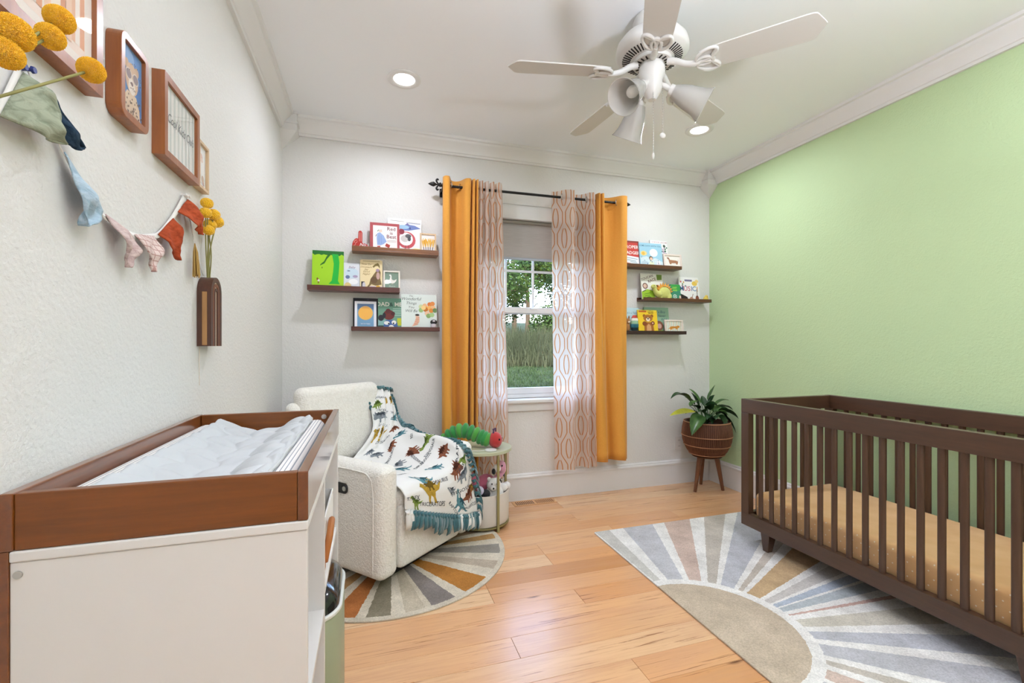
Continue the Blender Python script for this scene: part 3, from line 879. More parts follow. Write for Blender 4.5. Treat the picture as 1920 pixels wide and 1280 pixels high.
def BL_(s, t):
    x = min(max(t, 0), 1)*(len(ROWS)-1); k = min(int(x), len(ROWS)-2); f = x-k
    q = [rowat(ROWS[min(max(i, 0), len(ROWS)-1)], s) for i in (k-1, k, k+1, k+2)]
    if k == 0: q[0] = q[1]*2-q[2]
    if k == len(ROWS)-2: q[3] = q[2]*2-q[1]
    return cat(q[0], q[1], q[2], q[3], f)
def BN(s, t):
    e = .004
    n = (BL_(s+e, t)-BL_(s-e, t)).cross(BL_(s, t+e)-BL_(s, t-e))
    n.normalize(); return -n
def blanket(s, t, lift=0.0):
    p = BL_(s, t); n = BN(s, t)
    w = .0055*math.sin(s*17+t*9) + .010*noise.noise(Vector((s*4, t*6, 1.7)))
    if .0 <= t < .32: w += .007*math.sin(s*26+t*20)
    return CW(*(p + n*(w + .004 + lift)))
bl = thing('blanket', 'white fleece blanket printed with dinosaurs, teal knotted fringe, draped over the cream armchair', 'blanket', CW(.4, .2, .50))
mb = MB().grid(lambda u, v: blanket(u, v), 84, 150)
mb.build('fleece', mat('white_fleece', '#efeeea', .95, bump=(210, .3, .002), sheen=.3), bl, smooth=180, solid=.005)
# dinosaur prints (generic outlines), mapped on the cloth
D_STEGO = [(0,.30),(.10,.36),(.20,.44),(.24,.60),(.31,.55),(.36,.74),(.43,.64),(.49,.80),(.55,.64),(.62,.72),(.66,.54),(.74,.56),(.78,.44),(.90,.36),(1,.36),(.88,.28),(.76,.24),(.74,.02),(.66,.02),(.64,.18),(.56,.18),(.55,.02),(.48,.02),(.46,.20),(.40,.20),(.38,.03),(.31,.03),(.30,.20),(.20,.24),(.08,.24)]
D_SAURO = [(0,.62),(.05,.72),(.12,.70),(.17,.58),(.24,.46),(.34,.50),(.46,.52),(.58,.46),(.70,.38),(.85,.36),(1,.44),(.86,.28),(.70,.26),(.62,.24),(.63,.0),(.55,.0),(.53,.20),(.42,.20),(.40,.0),(.33,.0),(.31,.22),(.22,.28),(.14,.42),(.08,.58)]
D_REX = [(0,.70),(.02,.80),(.10,.86),(.20,.84),(.27,.72),(.32,.58),(.44,.56),(.56,.50),(.74,.44),(1,.50),(.78,.34),(.62,.30),(.60,.16),(.66,.0),(.54,.0),(.50,.14),(.46,.22),(.42,.10),(.44,0),(.34,0),(.34,.16),(.32,.30),(.25,.40),(.17,.38),(.22,.48),(.19,.60),(.10,.66)]
D_SPINO = [(0,.56),(.06,.66),(.16,.62),(.26,.52),(.34,.66),(.42,.76),(.50,.78),(.58,.70),(.63,.54),(.76,.46),(1,.60),(.80,.34),(.64,.30),(.62,.16),(.70,0),(.58,0),(.53,.16),(.44,.22),(.40,.10),(.42,0),(.33,0),(.33,.20),(.22,.34),(.10,.50)]
D_TRI = [(0,.34),(.05,.46),(.02,.66),(.12,.56),(.16,.74),(.22,.58),(.34,.62),(.34,.50),(.48,.60),(.64,.58),(.76,.46),(.90,.34),(1,.20),(.84,.24),(.76,.26),(.77,.0),(.68,.0),(.66,.20),(.50,.20),(.49,.0),(.40,.0),(.39,.22),(.26,.26),(.14,.24),(.06,.26)]
KIN = {'s': D_STEGO, 'a': D_SAURO, 'r': D_REX, 'p': D_SPINO, 't': D_TRI}
DC = {'brown': '#8d5740', 'ochre': '#bd9a3c', 'grey': '#8b9298', 'teal': '#5f8f99', 'green': '#869c4c', 'olive': '#8a8a30'}
def local_scale(s, t):
    e = .01
    a = (BL_(min(s+e, 1), t)-BL_(max(s-e, 0), t)).length/(min(s+e, 1)-max(s-e, 0))
    c = (BL_(s, min(t+e, 1))-BL_(s, max(t-e, 0))).length/(min(t+e, 1)-max(t-e, 0))
    return a, c
pr = MB(); pmats = []
def mapped(pts2, faces, s0, t0, size, rot, col, lift):
    sa, sc_ = local_scale(s0, t0)
    m = mat('dye_' + col.lstrip('#'), col, .9, spec=.2, var=(55, .30))
    if m not in pmats: pmats.append(m)
    ca, sn = math.cos(rot), math.sin(rot)
    vs = []
    for x, y in pts2:
        x, y = x*size, y*size
        X, Y = x*ca - y*sn, x*sn + y*ca
        vs.append(blanket(s0 + X/sa, t0 - Y/sc_, lift))
    pr.add(vs, faces, pmats.index(m))
def tri2d(pts):
    bm = bmesh.new(); vs = [bm.verts.new((x, y, 0)) for x, y in pts]; f = bm.faces.new(vs)
    bmesh.ops.triangulate(bm, faces=[f])
    for _ in range(2):
        es = [e for e in bm.edges if e.calc_length() > .10]
        if es: bmesh.ops.subdivide_edges(bm, edges=es, cuts=1); bmesh.ops.triangulate(bm, faces=bm.faces[:])
    bm.verts.index_update()
    r = [(v.co.x-.5, v.co.y-.4) for v in bm.verts], [tuple(v.index for v in f.verts) for f in bm.faces]
    bm.free(); return r
TK = {k: tri2d(v) for k, v in KIN.items()}
def dino(k, s, t, size, col, rot=0.0, flip=False):
    vs, fs = TK[k]
    vs = [((-x if flip else x), y) for x, y in vs]
    mapped(vs, fs, s, t, size, rot, DC[col], .0036)
    dk = {'brown': '#4f2a1d', 'ochre': '#6f571c', 'grey': '#4d545b', 'teal': '#2e5560', 'green': '#4a5d25', 'olive': '#56581e'}[col]
    # darker back stripe
    st = [(x*.62, y*.42+.12) for x, y in vs]
    mapped(st, fs, s, t, size, rot, dk, .0040)
def word(w, s, t, size, rot=0.0):
    vs, fs = text2d(w, .012)
    mapped([(x, y-.3) for x, y in vs], fs, s, t, size, rot, '#3c4650', .0038)
for a in [('s',.80,.905,.135,'brown'),('a',.58,.93,.15,'teal',-.8),('p',.24,.80,.17,'ochre'),('t',.70,.80,.105,'grey',0,True),('r',.87,.76,.10,'green'),('s',.60,.735,.13,'brown',-.2,True),
          ('a',.22,.70,.12,'teal'),('a',.44,.64,.12,'teal'),('s',.70,.61,.12,'brown',-.1,True),('r',.82,.52,.11,'green',.9),('s',.62,.50,.13,'brown',1.2),('t',.44,.50,.11,'grey',.9),
          ('a',.34,.545,.14,'teal',-.2),('p',.22,.43,.12,'ochre',-.2),('t',.60,.385,.09,'brown',.5),('t',.38,.37,.11,'grey',.3),('a',.80,.36,.10,'teal',.6),('p',.30,.25,.14,'ochre',-.2),
          ('s',.75,.27,.085,'brown'),('t',.30,.155,.11,'grey'),('a',.78,.17,.09,'teal',1.0),('s',.22,.085,.08,'green'),('p',.70,.075,.10,'ochre',-.6),('s',.25,.335,.09,'grey'),('r',.96,.90,.08,'ochre'),
          ('r',.10,.91,.09,'green'),('a',.45,.84,.09,'grey',.2)]:
    dino(*a)
for a in [('STEGOSAURUS',.70,.865,.030),('TRICERATOPS',.24,.93,.033),('T. REX',.07,.86,.030),('TREX',.68,.765,.030),('SPINOSAURUS',.30,.755,.028),('DIPLODOCUS',.50,.575,.028,.2),('DINOSAUR',.70,.555,.027,.2),
          ('IGUANODON',.52,.545,.026,1.1),('RAPTOR',.90,.68,.026,.4),('DINOSAURS',.45,.30,.024,-.2),('TRICERATOPS',.46,.135,.022,-.3),('DINOSAUR',.30,.05,.022,-.2),('SAURUS',.40,.215,.024,-.3),('SPINOSAURUS',.50,.435,.024,.6),
          ('DIPLODOCUS',.78,.965,.024),('RAPTOR',.46,.96,.028,-.7),('REX',.82,.45,.024,.8),('TERYX',.20,.60,.024,.2)]:
    word(*a)
pr.build('dinosaur_print', pmats, bl)
# knotted fringe strips
def strip(s, t, ds, dt, L, wd, col, twist):
    p0 = blanket(s, t, .003); e = .01
    q = blanket(min(max(s+ds*e, 0), 1), min(max(t+dt*e, 0), 1), .003)
    n = (CM.to_3x3() @ BN(s, t)).normalized()
    inn = blanket(min(max(s-ds*.02, 0), 1), min(max(t-dt*.02, 0), 1), .003)
    out = (p0 - inn)
    out = out.normalized() if out.length > 1e-6 else Vector((0, 0, -1))
    al = out.cross(n).normalized()
    down = Vector((0, 0, -1))
    pts = []
    N = 5
    for k in range(N+1):
        f = k/N
        pts.append(p0 + out*(L*.55*math.sin(f*1.5)) + down*(L*.65*f*f) + n*(.010*math.sin(f*2.6)+.004) + al*(twist*L*f*f))
    L_ = []; R_ = []
    for k, p in enumerate(pts):
        wk = wd*(.55 if k == 1 else 1.0)*.5
        a = al + n*.5*twist*k/N
        L_.append(p - a*wk); R_.append(p + a*wk)
    mb = MB(); n_ = N+1
    mb.add(L_ + R_, [(i, i+1, n_+i+1, n_+i) for i in range(N)])
    # knot
    mb.ball(pts[1], (.008, .008, .008), 8, 5)
    return mb.build('fringe_strip', col, bl, smooth=60, solid=.003)
M_TEAL = mat('teal_fleece', '#3d6a71', .95, bump=(150, .25, .002), sheen=.3)
M_TEAL2 = mat('pale_teal_fleece', '#6a9096', .95, sheen=.3)
M_FLW = mat('white_fleece', '')
rr = random.Random(5)
def pick(): return rr.choice([M_TEAL, M_TEAL, M_TEAL, M_TEAL, M_TEAL2, M_FLW])
for k in range(34): strip((k+.5)/34, 1.0, 0, 1, rr.uniform(.062, .088), .034, pick(), rr.uniform(-.25, .25))
for k in range(40): strip(1.0, .10+(k+.5)/40*.89, 1, 0, rr.uniform(.065, .09), .038, rr.choice([M_TEAL, M_TEAL, M_TEAL, M_TEAL2]), rr.uniform(.0, .35))
for k in range(14): strip((k+.5)/14, 0.0, 0, -1, rr.uniform(.05, .075), .032, rr.choice([M_TEAL, M_TEAL, M_TEAL2]), rr.uniform(-.8, .8))
for k in range(6): strip(1.0, (k+.5)/6*.13, 1, 0, rr.uniform(.05, .075), .032, M_TEAL, rr.uniform(-.4, .6))
for k in range(4): strip(0.0, (k+.5)/4*.10, -1, 0, rr.uniform(.02, .03), .02, pick(), rr.uniform(-.4, .6))

# ------------------------------------------------------------------ side table with basket
TCX, TCY, TR, TTZ = .705, 2.937, .203, .512
st = thing('side_table', 'round pale green side table with a fabric basket below, between armchair and window', 'side table', (TCX, TCY, 0))
M_TAB = mat('pale_sage_metal', '#bdc0a0', .38, spec=.5)
M_GOLD = mat('olive_gold_metal', '#9c9464', .4, metal=.35)
MB().lathe([(0, TTZ-.022), (TR-.006, TTZ-.022), (TR, TTZ-.018), (TR, TTZ-.002), (TR-.002, TTZ), (TR-.006, TTZ-.001), (0, TTZ-.001)], (TCX, TCY, 0), 64).build('table_top', M_TAB, st, smooth=40)
for a in (17, 110, 200, 290):
    r = TR-.008; x = TCX+r*math.cos(math.radians(a)); y = TCY+r*math.sin(math.radians(a))
    MB().box(x-.008, x+.008, y-.008, y+.008, .0, TTZ-.0225).build('leg', M_GOLD, st, bevel=.002)
MB().lathe([(TR-.03, .022), (TR-.018, .022), (TR-.018, .032), (TR-.03, .032), (TR-.03, .022)], (TCX, TCY, 0), 64).build('base_ring', M_GOLD, st, smooth=40)
BR = TR-.0185
MB().lathe([(0, .034), (BR-.008, .034), (BR-.003, .040), (BR, .06), (BR, .226), (BR-.002, .232), (BR-.006, .233), (BR-.009, .228), (BR-.009, .05), (0, .05)], (TCX, TCY, 0), 56).build('basket', mat('cream_felt', '#dcd3c7', .9, bump=(90, .15, .002), var=(6, .06)), st, smooth=50)
# soft toys in the basket
def eyes(mb, c, d, r, mi): mb.ball(Vector(c)+Vector(d), r, 10, 6, mi)
M_PLW = mat('white_plush', '#efece8', .95, bump=(160, .5, .004), sheen=.4)
M_PINK = mat('pink_plush', '#d06f86', .95, bump=(160, .5, .004), sheen=.4)
M_PINK2 = mat('light_pink_plush', '#dd9fb6', .95, bump=(160, .5, .004), sheen=.4)
M_BLKP = mat('black_plush', '#26242a', .95, bump=(160, .4, .004), sheen=.2)
M_EYE = mat('bead_eye', '#141214', .15)
t = thing('plush_flamingo', 'pink flamingo soft toy with black-tipped white beak leaning in the fabric basket', 'soft toy', (.78, 2.95, .0505))
mb = MB(); mb.ball((.742, 2.955, .235), (.075, .06, .085), 18, 12); mb.ball((.668, 2.95, .275), (.035, .03, .07), 14, 10, rot=Matrix.Rotation(-.5, 3, 'Y'))
mb.ball((.742, 2.955, .13), (.07, .06, .08), 14, 8)
mb.build('body', M_PINK, t, smooth=180)
nk = spline([(.79, 2.945, .27), (.835, 2.94, .31), (.858, 2.935, .345), (.845, 2.925, .375)], 14)
MB().tube([tuple(p) for p in nk], .02, 10).build('neck', M_PINK2, t, smooth=180)
mb = MB(); mb.ball((.838, 2.918, .372), (.034, .034, .04), 14, 10); hd = mb.build('head', M_PINK2, t, smooth=180)
mb = MB(); mb.ball((.803, 2.895, .368), (.028, .026, .026), 12, 8); mb.build('beak', M_PLW, hd, smooth=180)
mb = MB(); mb.ball((.777, 2.882, .352), (.014, .017, .020), 12, 8); mb.build('beak_tip', M_BLKP, hd, smooth=180)
mb = MB(); mb.ball((.835, 2.884, .385), .006, 8, 6); mb.build('eye', M_EYE, hd, smooth=180)
t = thing('plush_bear', 'white bear soft toy lying in front in the fabric basket', 'soft toy', (.80, 2.86, .0505))
mb = MB(); mb.ball((.775, 2.85, .215), (.06, .05, .07), 16, 10); mb.ball((.775, 2.855, .11), (.06, .05, .075), 12, 8)
mb.ball((.832, 2.862, .25), (.034, .036, .028), 12, 8); mb.ball((.868, 2.885, .252), (.026, .03, .024), 12, 8); mb.build('body', M_PLW, t, smooth=180)
mb = MB(); mb.ball((.765, 2.835, .282), (.048, .045, .042), 16, 10); mb.ball((.735, 2.84, .318), .014, 10, 6); mb.ball((.798, 2.845, .318), .014, 10, 6)
hd = mb.build('head', M_PLW, t, smooth=180)
mb = MB(); mb.ball((.750, 2.795, .270), (.02, .018, .015), 12, 8); mb.build('muzzle', M_PLW, hd, smooth=180)
mb = MB(); mb.ball((.742, 2.795, .298), .005, 8, 6); mb.ball((.775, 2.793, .296), .005, 8, 6); mb.ball((.748, 2.777, .274), .006, 8, 6); mb.build('eyes_and_nose', M_EYE, hd, smooth=180)
t = thing('plush_puppy', 'black soft toy with pale face tucked at the right edge of the basket', 'soft toy', (.855, 2.965, .0505))
mb = MB(); mb.ball((.838, 2.985, .20), (.03, .03, .08), 12, 8); mb.ball((.838, 2.985, .10), (.03, .028, .06), 12, 8); mb.ball((.85, 2.965, .30), (.028, .026, .026), 12, 8); mb.build('body', M_BLKP, t, smooth=180)
mb = MB(); mb.ball((.850, 2.941, .292), (.014, .012, .012), 10, 6); mb.build('muzzle', mat('tan_plush', '#c9a58a', .95), t, smooth=180)
t = thing('plush_cat', 'dark navy soft toy lying low at the left of the white bear in the basket', 'soft toy', (.68, 2.82, .0505))
mb = MB(); mb.ball((.665, 2.83, .16), (.055, .045, .09), 14, 10); mb.ball((.70, 2.805, .235), (.034, .028, .03), 12, 8); mb.build('body', M_BLKP, t, smooth=180)
mb = MB(); mb.ball((.668, 2.80, .262), (.022, .02, .03), 12, 8, rot=Matrix.Rotation(-.4, 3, 'Y')); h = mb.build('paw', mat('lilac_plush', '#cfcbe0', .95), t, smooth=180)
# caterpillar soft toy on the table
cp = thing('plush_caterpillar', 'green segmented caterpillar soft toy with a red head lying on the round side table', 'soft toy', (.66, 2.93, TTZ))
path = spline([(.47, 3.005, .57), (.525, 2.985, .605), (.585, 2.955, .622), (.645, 2.93, .605), (.70, 2.90, .58), (.735, 2.88, .566)], 9)
radi = [.032, .041, .047, .050, .052, .053, .053, .052, .050, .047]
M_GRN = mat('green_plush', '#2f8a3f', .95, bump=(170, .5, .004), sheen=.4)
M_GRN2 = mat('light_green_plush', '#4f9d3c', .95, bump=(170, .5, .004), sheen=.4)
for k, p in enumerate(path):
    mb = MB(); d = (path[min(k+1, 9)] - path[max(k-1, 0)]).normalized(); R = Vector((1, 0, 0)).rotation_difference(d).to_matrix()
    zc = max(p.z, TTZ + radi[k] + .001)
    mb.ball((p.x, p.y, zc), (.026, radi[k], radi[k]), 16, 10, rot=R)
    sgm = mb.build('body_segment', M_GRN if k % 3 else M_GRN2, cp, smooth=180)
mb = MB(); mb.ball((.782, 2.862, TTZ+.0535), (.046, .050, .053), 20, 14); hd = mb.build('head', mat('red_plush', '#b8322f', .95, bump=(170, .45, .004), sheen=.4), cp, smooth=180)
mb = MB(); mb.ball((.797, 2.816, TTZ+.063), (.006, .004, .007), 10, 8); mb.ball((.826, 2.855, TTZ+.063), (.004, .006, .007), 10, 8); mb.build('eye', M_EYE, hd, smooth=180)
mb = MB()
for dx, dy in ((-.012, -.012), (.008, .012)):
    q = Vector((.778+dx, 2.862+dy, TTZ+.100)); mb.cyl(q, q+Vector((0, 0, .022)), .006, .005, 10); mb.ball(q+Vector((0, 0, .024)), .0075, 10, 6)
mb.build('feeler', mat('plum_felt', '#5c4668', .9), hd, smooth=60)
wp = thing('wireless_charger', 'small white charging puck with thin cord on the side table', 'charger', (.735, 2.80, TTZ))
MB().lathe([(0, TTZ+.0005), (.036, TTZ+.0005), (.038, TTZ+.003), (.036, TTZ+.008), (.030, TTZ+.009), (0, TTZ+.009)], (.735, 2.803, 0), 32).build('puck', mat('white_plastic', '#e6e4e0', .35), wp, smooth=40)
cd = spline([(.699, 2.803, TTZ+.005), (.66, 2.80, TTZ+.003), (.62, 2.815, TTZ+.003), (.59, 2.80, TTZ+.003), (.56, 2.83, TTZ+.003)], 24)
MB().tube([tuple(p) for p in cd], .0022, 6).build('cord', mat('white_plastic', ''), wp, smooth=180)
# ------------------------------------------------------------------ plant in woven basket stand
PX, PY = 2.635, 3.055
pp = thing('potted_plant', 'leafy green plant in a woven brown basket pot on wooden legs in the corner', 'plant', (PX, PY, 0))
M_CANE = wood('cane_brown', '#8a5737', '#5d3622', 'z', .6, .05)
M_CANE2 = mat('cane_light', '#b5815a', .6)
M_LEGW = wood('plant_leg_wood', '#7a4a2c', '#563018', 'z', .45, .1)
PB = [(.10, .285), (.128, .297), (.162, .345), (.184, .41), (.190, .46), (.186, .51), (.176, .556), (.170, .566)]
def prad(z):
    for (r0, z0), (r1, z1) in zip(PB, PB[1:]):
        if z0 <= z <= z1: return r0 + (r1-r0)*(z-z0)/(z1-z0)
    return PB[-1][0]
MB().lathe([(0, .285)] + PB + [(.158, .566), (.158, .52), (0, .52)], (PX, PY, 0), 48).build('pot', mat('cane_shadow', '#4f2f1e', .8), pp, smooth=50)
mb = MB()
for k in range(84):
    a = 2*PI*k/84
    pts = [(PX+(prad(z)+.002)*math.cos(a), PY+(prad(z)+.002)*math.sin(a), z) for z in (.296, .33, .37, .41, .46, .51, .55, .564)]
    mb.tube(pts, .0036, 5)
stuff(mb.build('cane_weave', M_CANE, pp, smooth=60))
for z in (.302, .375, .452, .562):
    r = prad(z)+.006
    MB().tube([(PX+r*math.cos(2*PI*k/56), PY+r*math.sin(2*PI*k/56), z) for k in range(56)], .0036, 6, closed=True).build('cane_band', M_CANE2, pp, smooth=180)
MB().lathe([(0, .278), (.115, .278), (.118, .284), (0, .2845)], (PX, PY, 0), 40).build('stand_ring', M_LEGW, pp, smooth=50)
for (x0, y0), (x1, y1) in (((2.560, 3.045), (2.505, 3.038)), ((2.708, 3.03), (2.746, 2.998)), ((2.66, 3.13), (2.69, 3.19))):
    MB().cyl((x1, y1, 0), (x0, y0, .290), .0125, .021, 14).build('leg', M_LEGW, pp, smooth=50)
MB().lathe([(0, .535), (.155, .530), (.155, .522), (0, .522)], (PX, PY, 0), 32).build('soil', mat('soil', '#2d2019', .95, bump=(60, .6, .006)), pp)
def leaf_mat(name, a, b_):
    m, t = newmat(name)
    v = t.coord('Object'); t.l.new(t.ramp(t.noise(v, 18, 3), [(.3, lin(a)), (.7, lin(b_))]), t.b.inputs['Base Color'])
    t.b.inputs['Roughness'].default_value = .32; t.b.inputs['Specular IOR Level'].default_value = .5
    return m
M_LEAF = leaf_mat('leaf_green', '#183318', '#2a4c27')
M_LEAF2 = leaf_mat('leaf_mid_green', '#35552c', '#54743a')
M_LEAFY = leaf_mat('leaf_yellow', '#a8a630', '#c4bf4a')
M_STEM = mat('leaf_stem', '#3c5a2d', .5)
rl_ = random.Random(11)
def leaf(base, mid, start, ctrl, tip, wid, m, label=None, roll=0.0):
    """petiole base->mid->start, blade start->ctrl->tip"""
    base, mid, start, ctrl, tip = map(Vector, (base, mid, start, ctrl, tip))
    N = 10
    def bez(a, c, d, t): return a*(1-t)**2 + c*2*t*(1-t) + d*t*t
    mb = MB()
    mb.tube([bez(base, mid, start, k/8) for k in range(9)], [.0032-.0012*k/8 for k in range(9)], 5, 1)
    rows = []
    for k in range(N+1):
        t = k/N; p = bez(start, ctrl, tip, t); d = (bez(start, ctrl, tip, min(t+.02, 1)) - bez(start, ctrl, tip, max(t-.02, 0))).normalized()
        sd = d.cross(Vector((0, 0, 1)))
        if sd.length < .05: sd = Vector((1, 0, 0))
        sd.normalize(); up = sd.cross(d); sd = sd*math.cos(roll) + up*math.sin(roll); up = sd.cross(d)
        w = wid*(math.sin(PI*min(t*1.0+.0, 1)**.72)**.9)*.5 + .0006
        rows.append((p - sd*w + up*w*.35, p - sd*w*.5 + up*w*.05, p - up*w*.12, p + sd*w*.5 + up*w*.05, p + sd*w + up*w*.35))
    vs = [q for r in rows for q in r]
    fs = [(k*5+i, k*5+i+1, (k+1)*5+i+1, (k+1)*5+i) for k in range(N) for i in range(4)]
    mb.add(vs, fs, 0)
    o = mb.build('leaf', [m, M_STEM], pp, smooth=60)
    if label: o['label'] = label
C = (PX, PY, .53)
def L(dx, dy, zs, ex, ey, ez, wid, m=M_LEAF, lift=.05, label=None, roll=0.0, bx=0, by=0):
    """leaf whose blade starts at offset (dx,dy,zs) and ends at (ex,ey,ez) from the pot centre"""
    s = Vector((PX+dx, PY+dy, zs)); e = Vector((PX+ex, PY+ey, ez)); b0 = Vector((PX+bx, PY+by, .531))
    leaf(b0, (b0+s)/2 + Vector((0, 0, .05)), s, (s+e)/2 + Vector((0, 0, lift)), e, wid, m, label, roll)
L(-.20, -.05, .735, -.395, -.06, .765, .08, lift=.10, bx=-.04)
L(-.20, -.04, .70, -.10, -.02, .735, .05, M_LEAF2, lift=.02, bx=-.03)
L(-.16, -.06, .655, -.425, -.09, .640, .08, M_LEAFY, lift=.02, label='yellowing leaf', bx=-.05, roll=.3)
L(-.12, -.08, .63, -.27, -.15, .49, .11, M_LEAF2, lift=.05, bx=-.05, roll=.4)
L(-.10, -.03, .67, -.20, -.05, .70, .07, M_LEAF, lift=.03, bx=-.03)
L(-.06, .02, .68, -.13, .03, .80, .05, lift=.02, bx=-.02)
L(-.03, .03, .70, -.11, .08, .825, .042, M_LEAF2, lift=.03, roll=.5)
L(-.02, -.06, .66, -.10, -.10, .70, .085, M_LEAF, lift=.05)
L(-.03, -.08, .62, -.11, -.13, .60, .08, M_LEAF, lift=.05, roll=.2)
L(.03, .02, .73, .13, .05, .855, .06, M_LEAF2, lift=.005, roll=.6)
L(.02, .0, .69, .08, .0, .775, .05, lift=.03)
L(.05, -.02, .68, .19, -.04, .73, .05, M_LEAF2, lift=.05)
L(.06, -.04, .66, .20, -.07, .655, .06, M_LEAF, lift=.06)
L(.06, -.06, .64, .21, -.12, .59, .075, M_LEAF, lift=.06, roll=.3)
L(.08, -.05, .61, .205, -.10, .47, .055, M_LEAF, lift=.09)
L(.03, -.09, .62, .06, -.16, .51, .095, M_LEAF, lift=.05)
L(.0, -.08, .65, .10, -.13, .62, .085, M_LEAF2, lift=.05, roll=-.3)
L(.01, .04, .68, .03, .09, .76, .05, lift=.02)
L(.05, .04, .66, .14, .10, .70, .06, M_LEAF, lift=.05)
L(-.05, -.04, .66, .02, -.10, .70, .06, M_LEAF, lift=.06, roll=.8)
L(.09, -.02, .63, .17, -.07, .545, .07, M_LEAF, lift=.07)
L(-.07, .03, .62, -.17, .05, .62, .06, M_LEAF, lift=.05)
L(.10, .0, .60, .22, .02, .60, .06, M_LEAF, lift=.05)
L(-.01, -.05, .60, -.05, -.12, .56, .07, M_LEAF, lift=.05)
L(.02, -.05, .64, .05, -.09, .71, .05, M_LEAF2, lift=.0, roll=.7)

L(-.08, -.06, .64, -.18, -.12, .66, .07, M_LEAF, lift=.05)
L(.04, -.07, .65, .13, -.13, .64, .08, M_LEAF, lift=.06)
L(-.02, -.09, .61, -.04, -.15, .60, .08, M_LEAF, lift=.04)
L(.07, .02, .65, .17, .04, .67, .06, M_LEAF2, lift=.04)
L(-.11, .01, .70, -.19, .03, .76, .05, M_LEAF, lift=.03)

# wall outlet, floor register
wo = thing('wall_outlet', 'white electrical outlet plate low on the back wall beside the plant', 'outlet', (2.535, YB, .33))
MB().prism(rrect(.074, .118, .006, 4, 2.498, .285), lambda p,q:(p, YB-.0003, q), lambda p,q:(p, YB-.006, q)).build('cover_plate', mat('outlet_plastic', '#dddbd6', .4), wo, bevel=.0015)
for z in (.318, .368):
    MB().prism(rrect(.034, .028, .010, 5, 2.518, z-.014), lambda p,q:(p, YB-.0062, q), lambda p,q:(p, YB-.0078, q)).build('socket', mat('outlet_plastic', ''), wo)
    mb = MB(); mb.box(2.528, 2.530, YB-.0084, YB-.0079, z-.005, z+.006); mb.box(2.540, 2.542, YB-.0084, YB-.0079, z-.005, z+.006); mb.build('slot', M_DARK, wo)
fr = thing('floor_register', 'wooden floor vent with dark slots set in the floor below the window', 'floor vent', (1.18, 3.197, 0))
MB().box(1.012, 1.348, 3.15, 3.245, .0003, .004).build('frame', mat('register_wood', '#cf9c6e', .4), fr, bevel=.001)
for s0, c in ((1.035, M_DARK), (1.192, mat('slot_brown', '#7c5336', .8))):
    mb = MB()
    for k in range(10): mb.box(s0+k*.0142, s0+k*.0142+.0062, 3.165, 3.23, .0041, .0047)
    mb.build('slot_row', c, fr)

# ------------------------------------------------------------------ curtain rod and curtains
RY, RZ_ = 3.178, 2.316
rod = thing('curtain_rod', 'black iron curtain rod with fleur-de-lis ends above the window', 'curtain rod', (1.19, RY, RZ_))
MB().cyl((.475, RY, RZ_-.004), (1.905, RY, RZ_+.004), .0095, n=14).build('pole', M_BLACK, rod, smooth=50)
for x, sx in ((.475, -1), (1.905, 1)):
    mb = MB()
    mb.ball((x+sx*.008, RY, RZ_), (.012, .016, .016), 12, 8)
    mb.lathe([(.004, 0), (.006, .015), (.017, .034), (.013, .050), (.005, .066), (0, .074)], (x+sx*.020, RY, RZ_), 14, axis=(sx, 0, 0))
    for s in (-1, 1):
        pts = spline([(x+sx*.018, RY, RZ_+s*.004), (x+sx*.030, RY, RZ_+s*.016), (x+sx*.034, RY, RZ_+s*.030), (x+sx*.026, RY, RZ_+s*.038), (x+sx*.019, RY, RZ_+s*.031)], 12)
        mb.tube([tuple(p) for p in pts], [.004 + .003*math.sin(PI*k/12) for k in range(13)], 7)
    mb.build('finial', M_BLACK, rod, smooth=60)
for x in (.487, 1.893):
    mb = MB(); mb.bar((x, YB-.0005, RZ_-.028), (x, RY, RZ_-.0165), .012, .010); mb.box(x-.010, x+.010, YB-.006, YB-.0005, RZ_-.055, RZ_+.005)
    mb.lathe([(.010, -.006), (.0145, -.006), (.0145, .006), (.010, .006), (.010, -.006)], (x, RY, RZ_), 16, axis=(1, 0, 0))
    mb.build('bracket', M_BLACK, rod, smooth=40)
def curtain_mat():
    m, t = newmat('orange_curtain')
    v = t.coord('Object'); n = t.noise(t.coord('Object', (40, 40, 400)), 2, 3)
    t.l.new(t.ramp(n, [(.3, lin('#d8943a')), (.7, lin('#e2a045'))]), t.b.inputs['Base Color'])
    t.b.inputs['Roughness'].default_value = .75; t.b.inputs['Sheen Weight'].default_value = .15; t.b.inputs['Specular IOR Level'].default_value = .25
    t.bump(n, .08, .002)
    return m
M_CURT = curtain_mat()
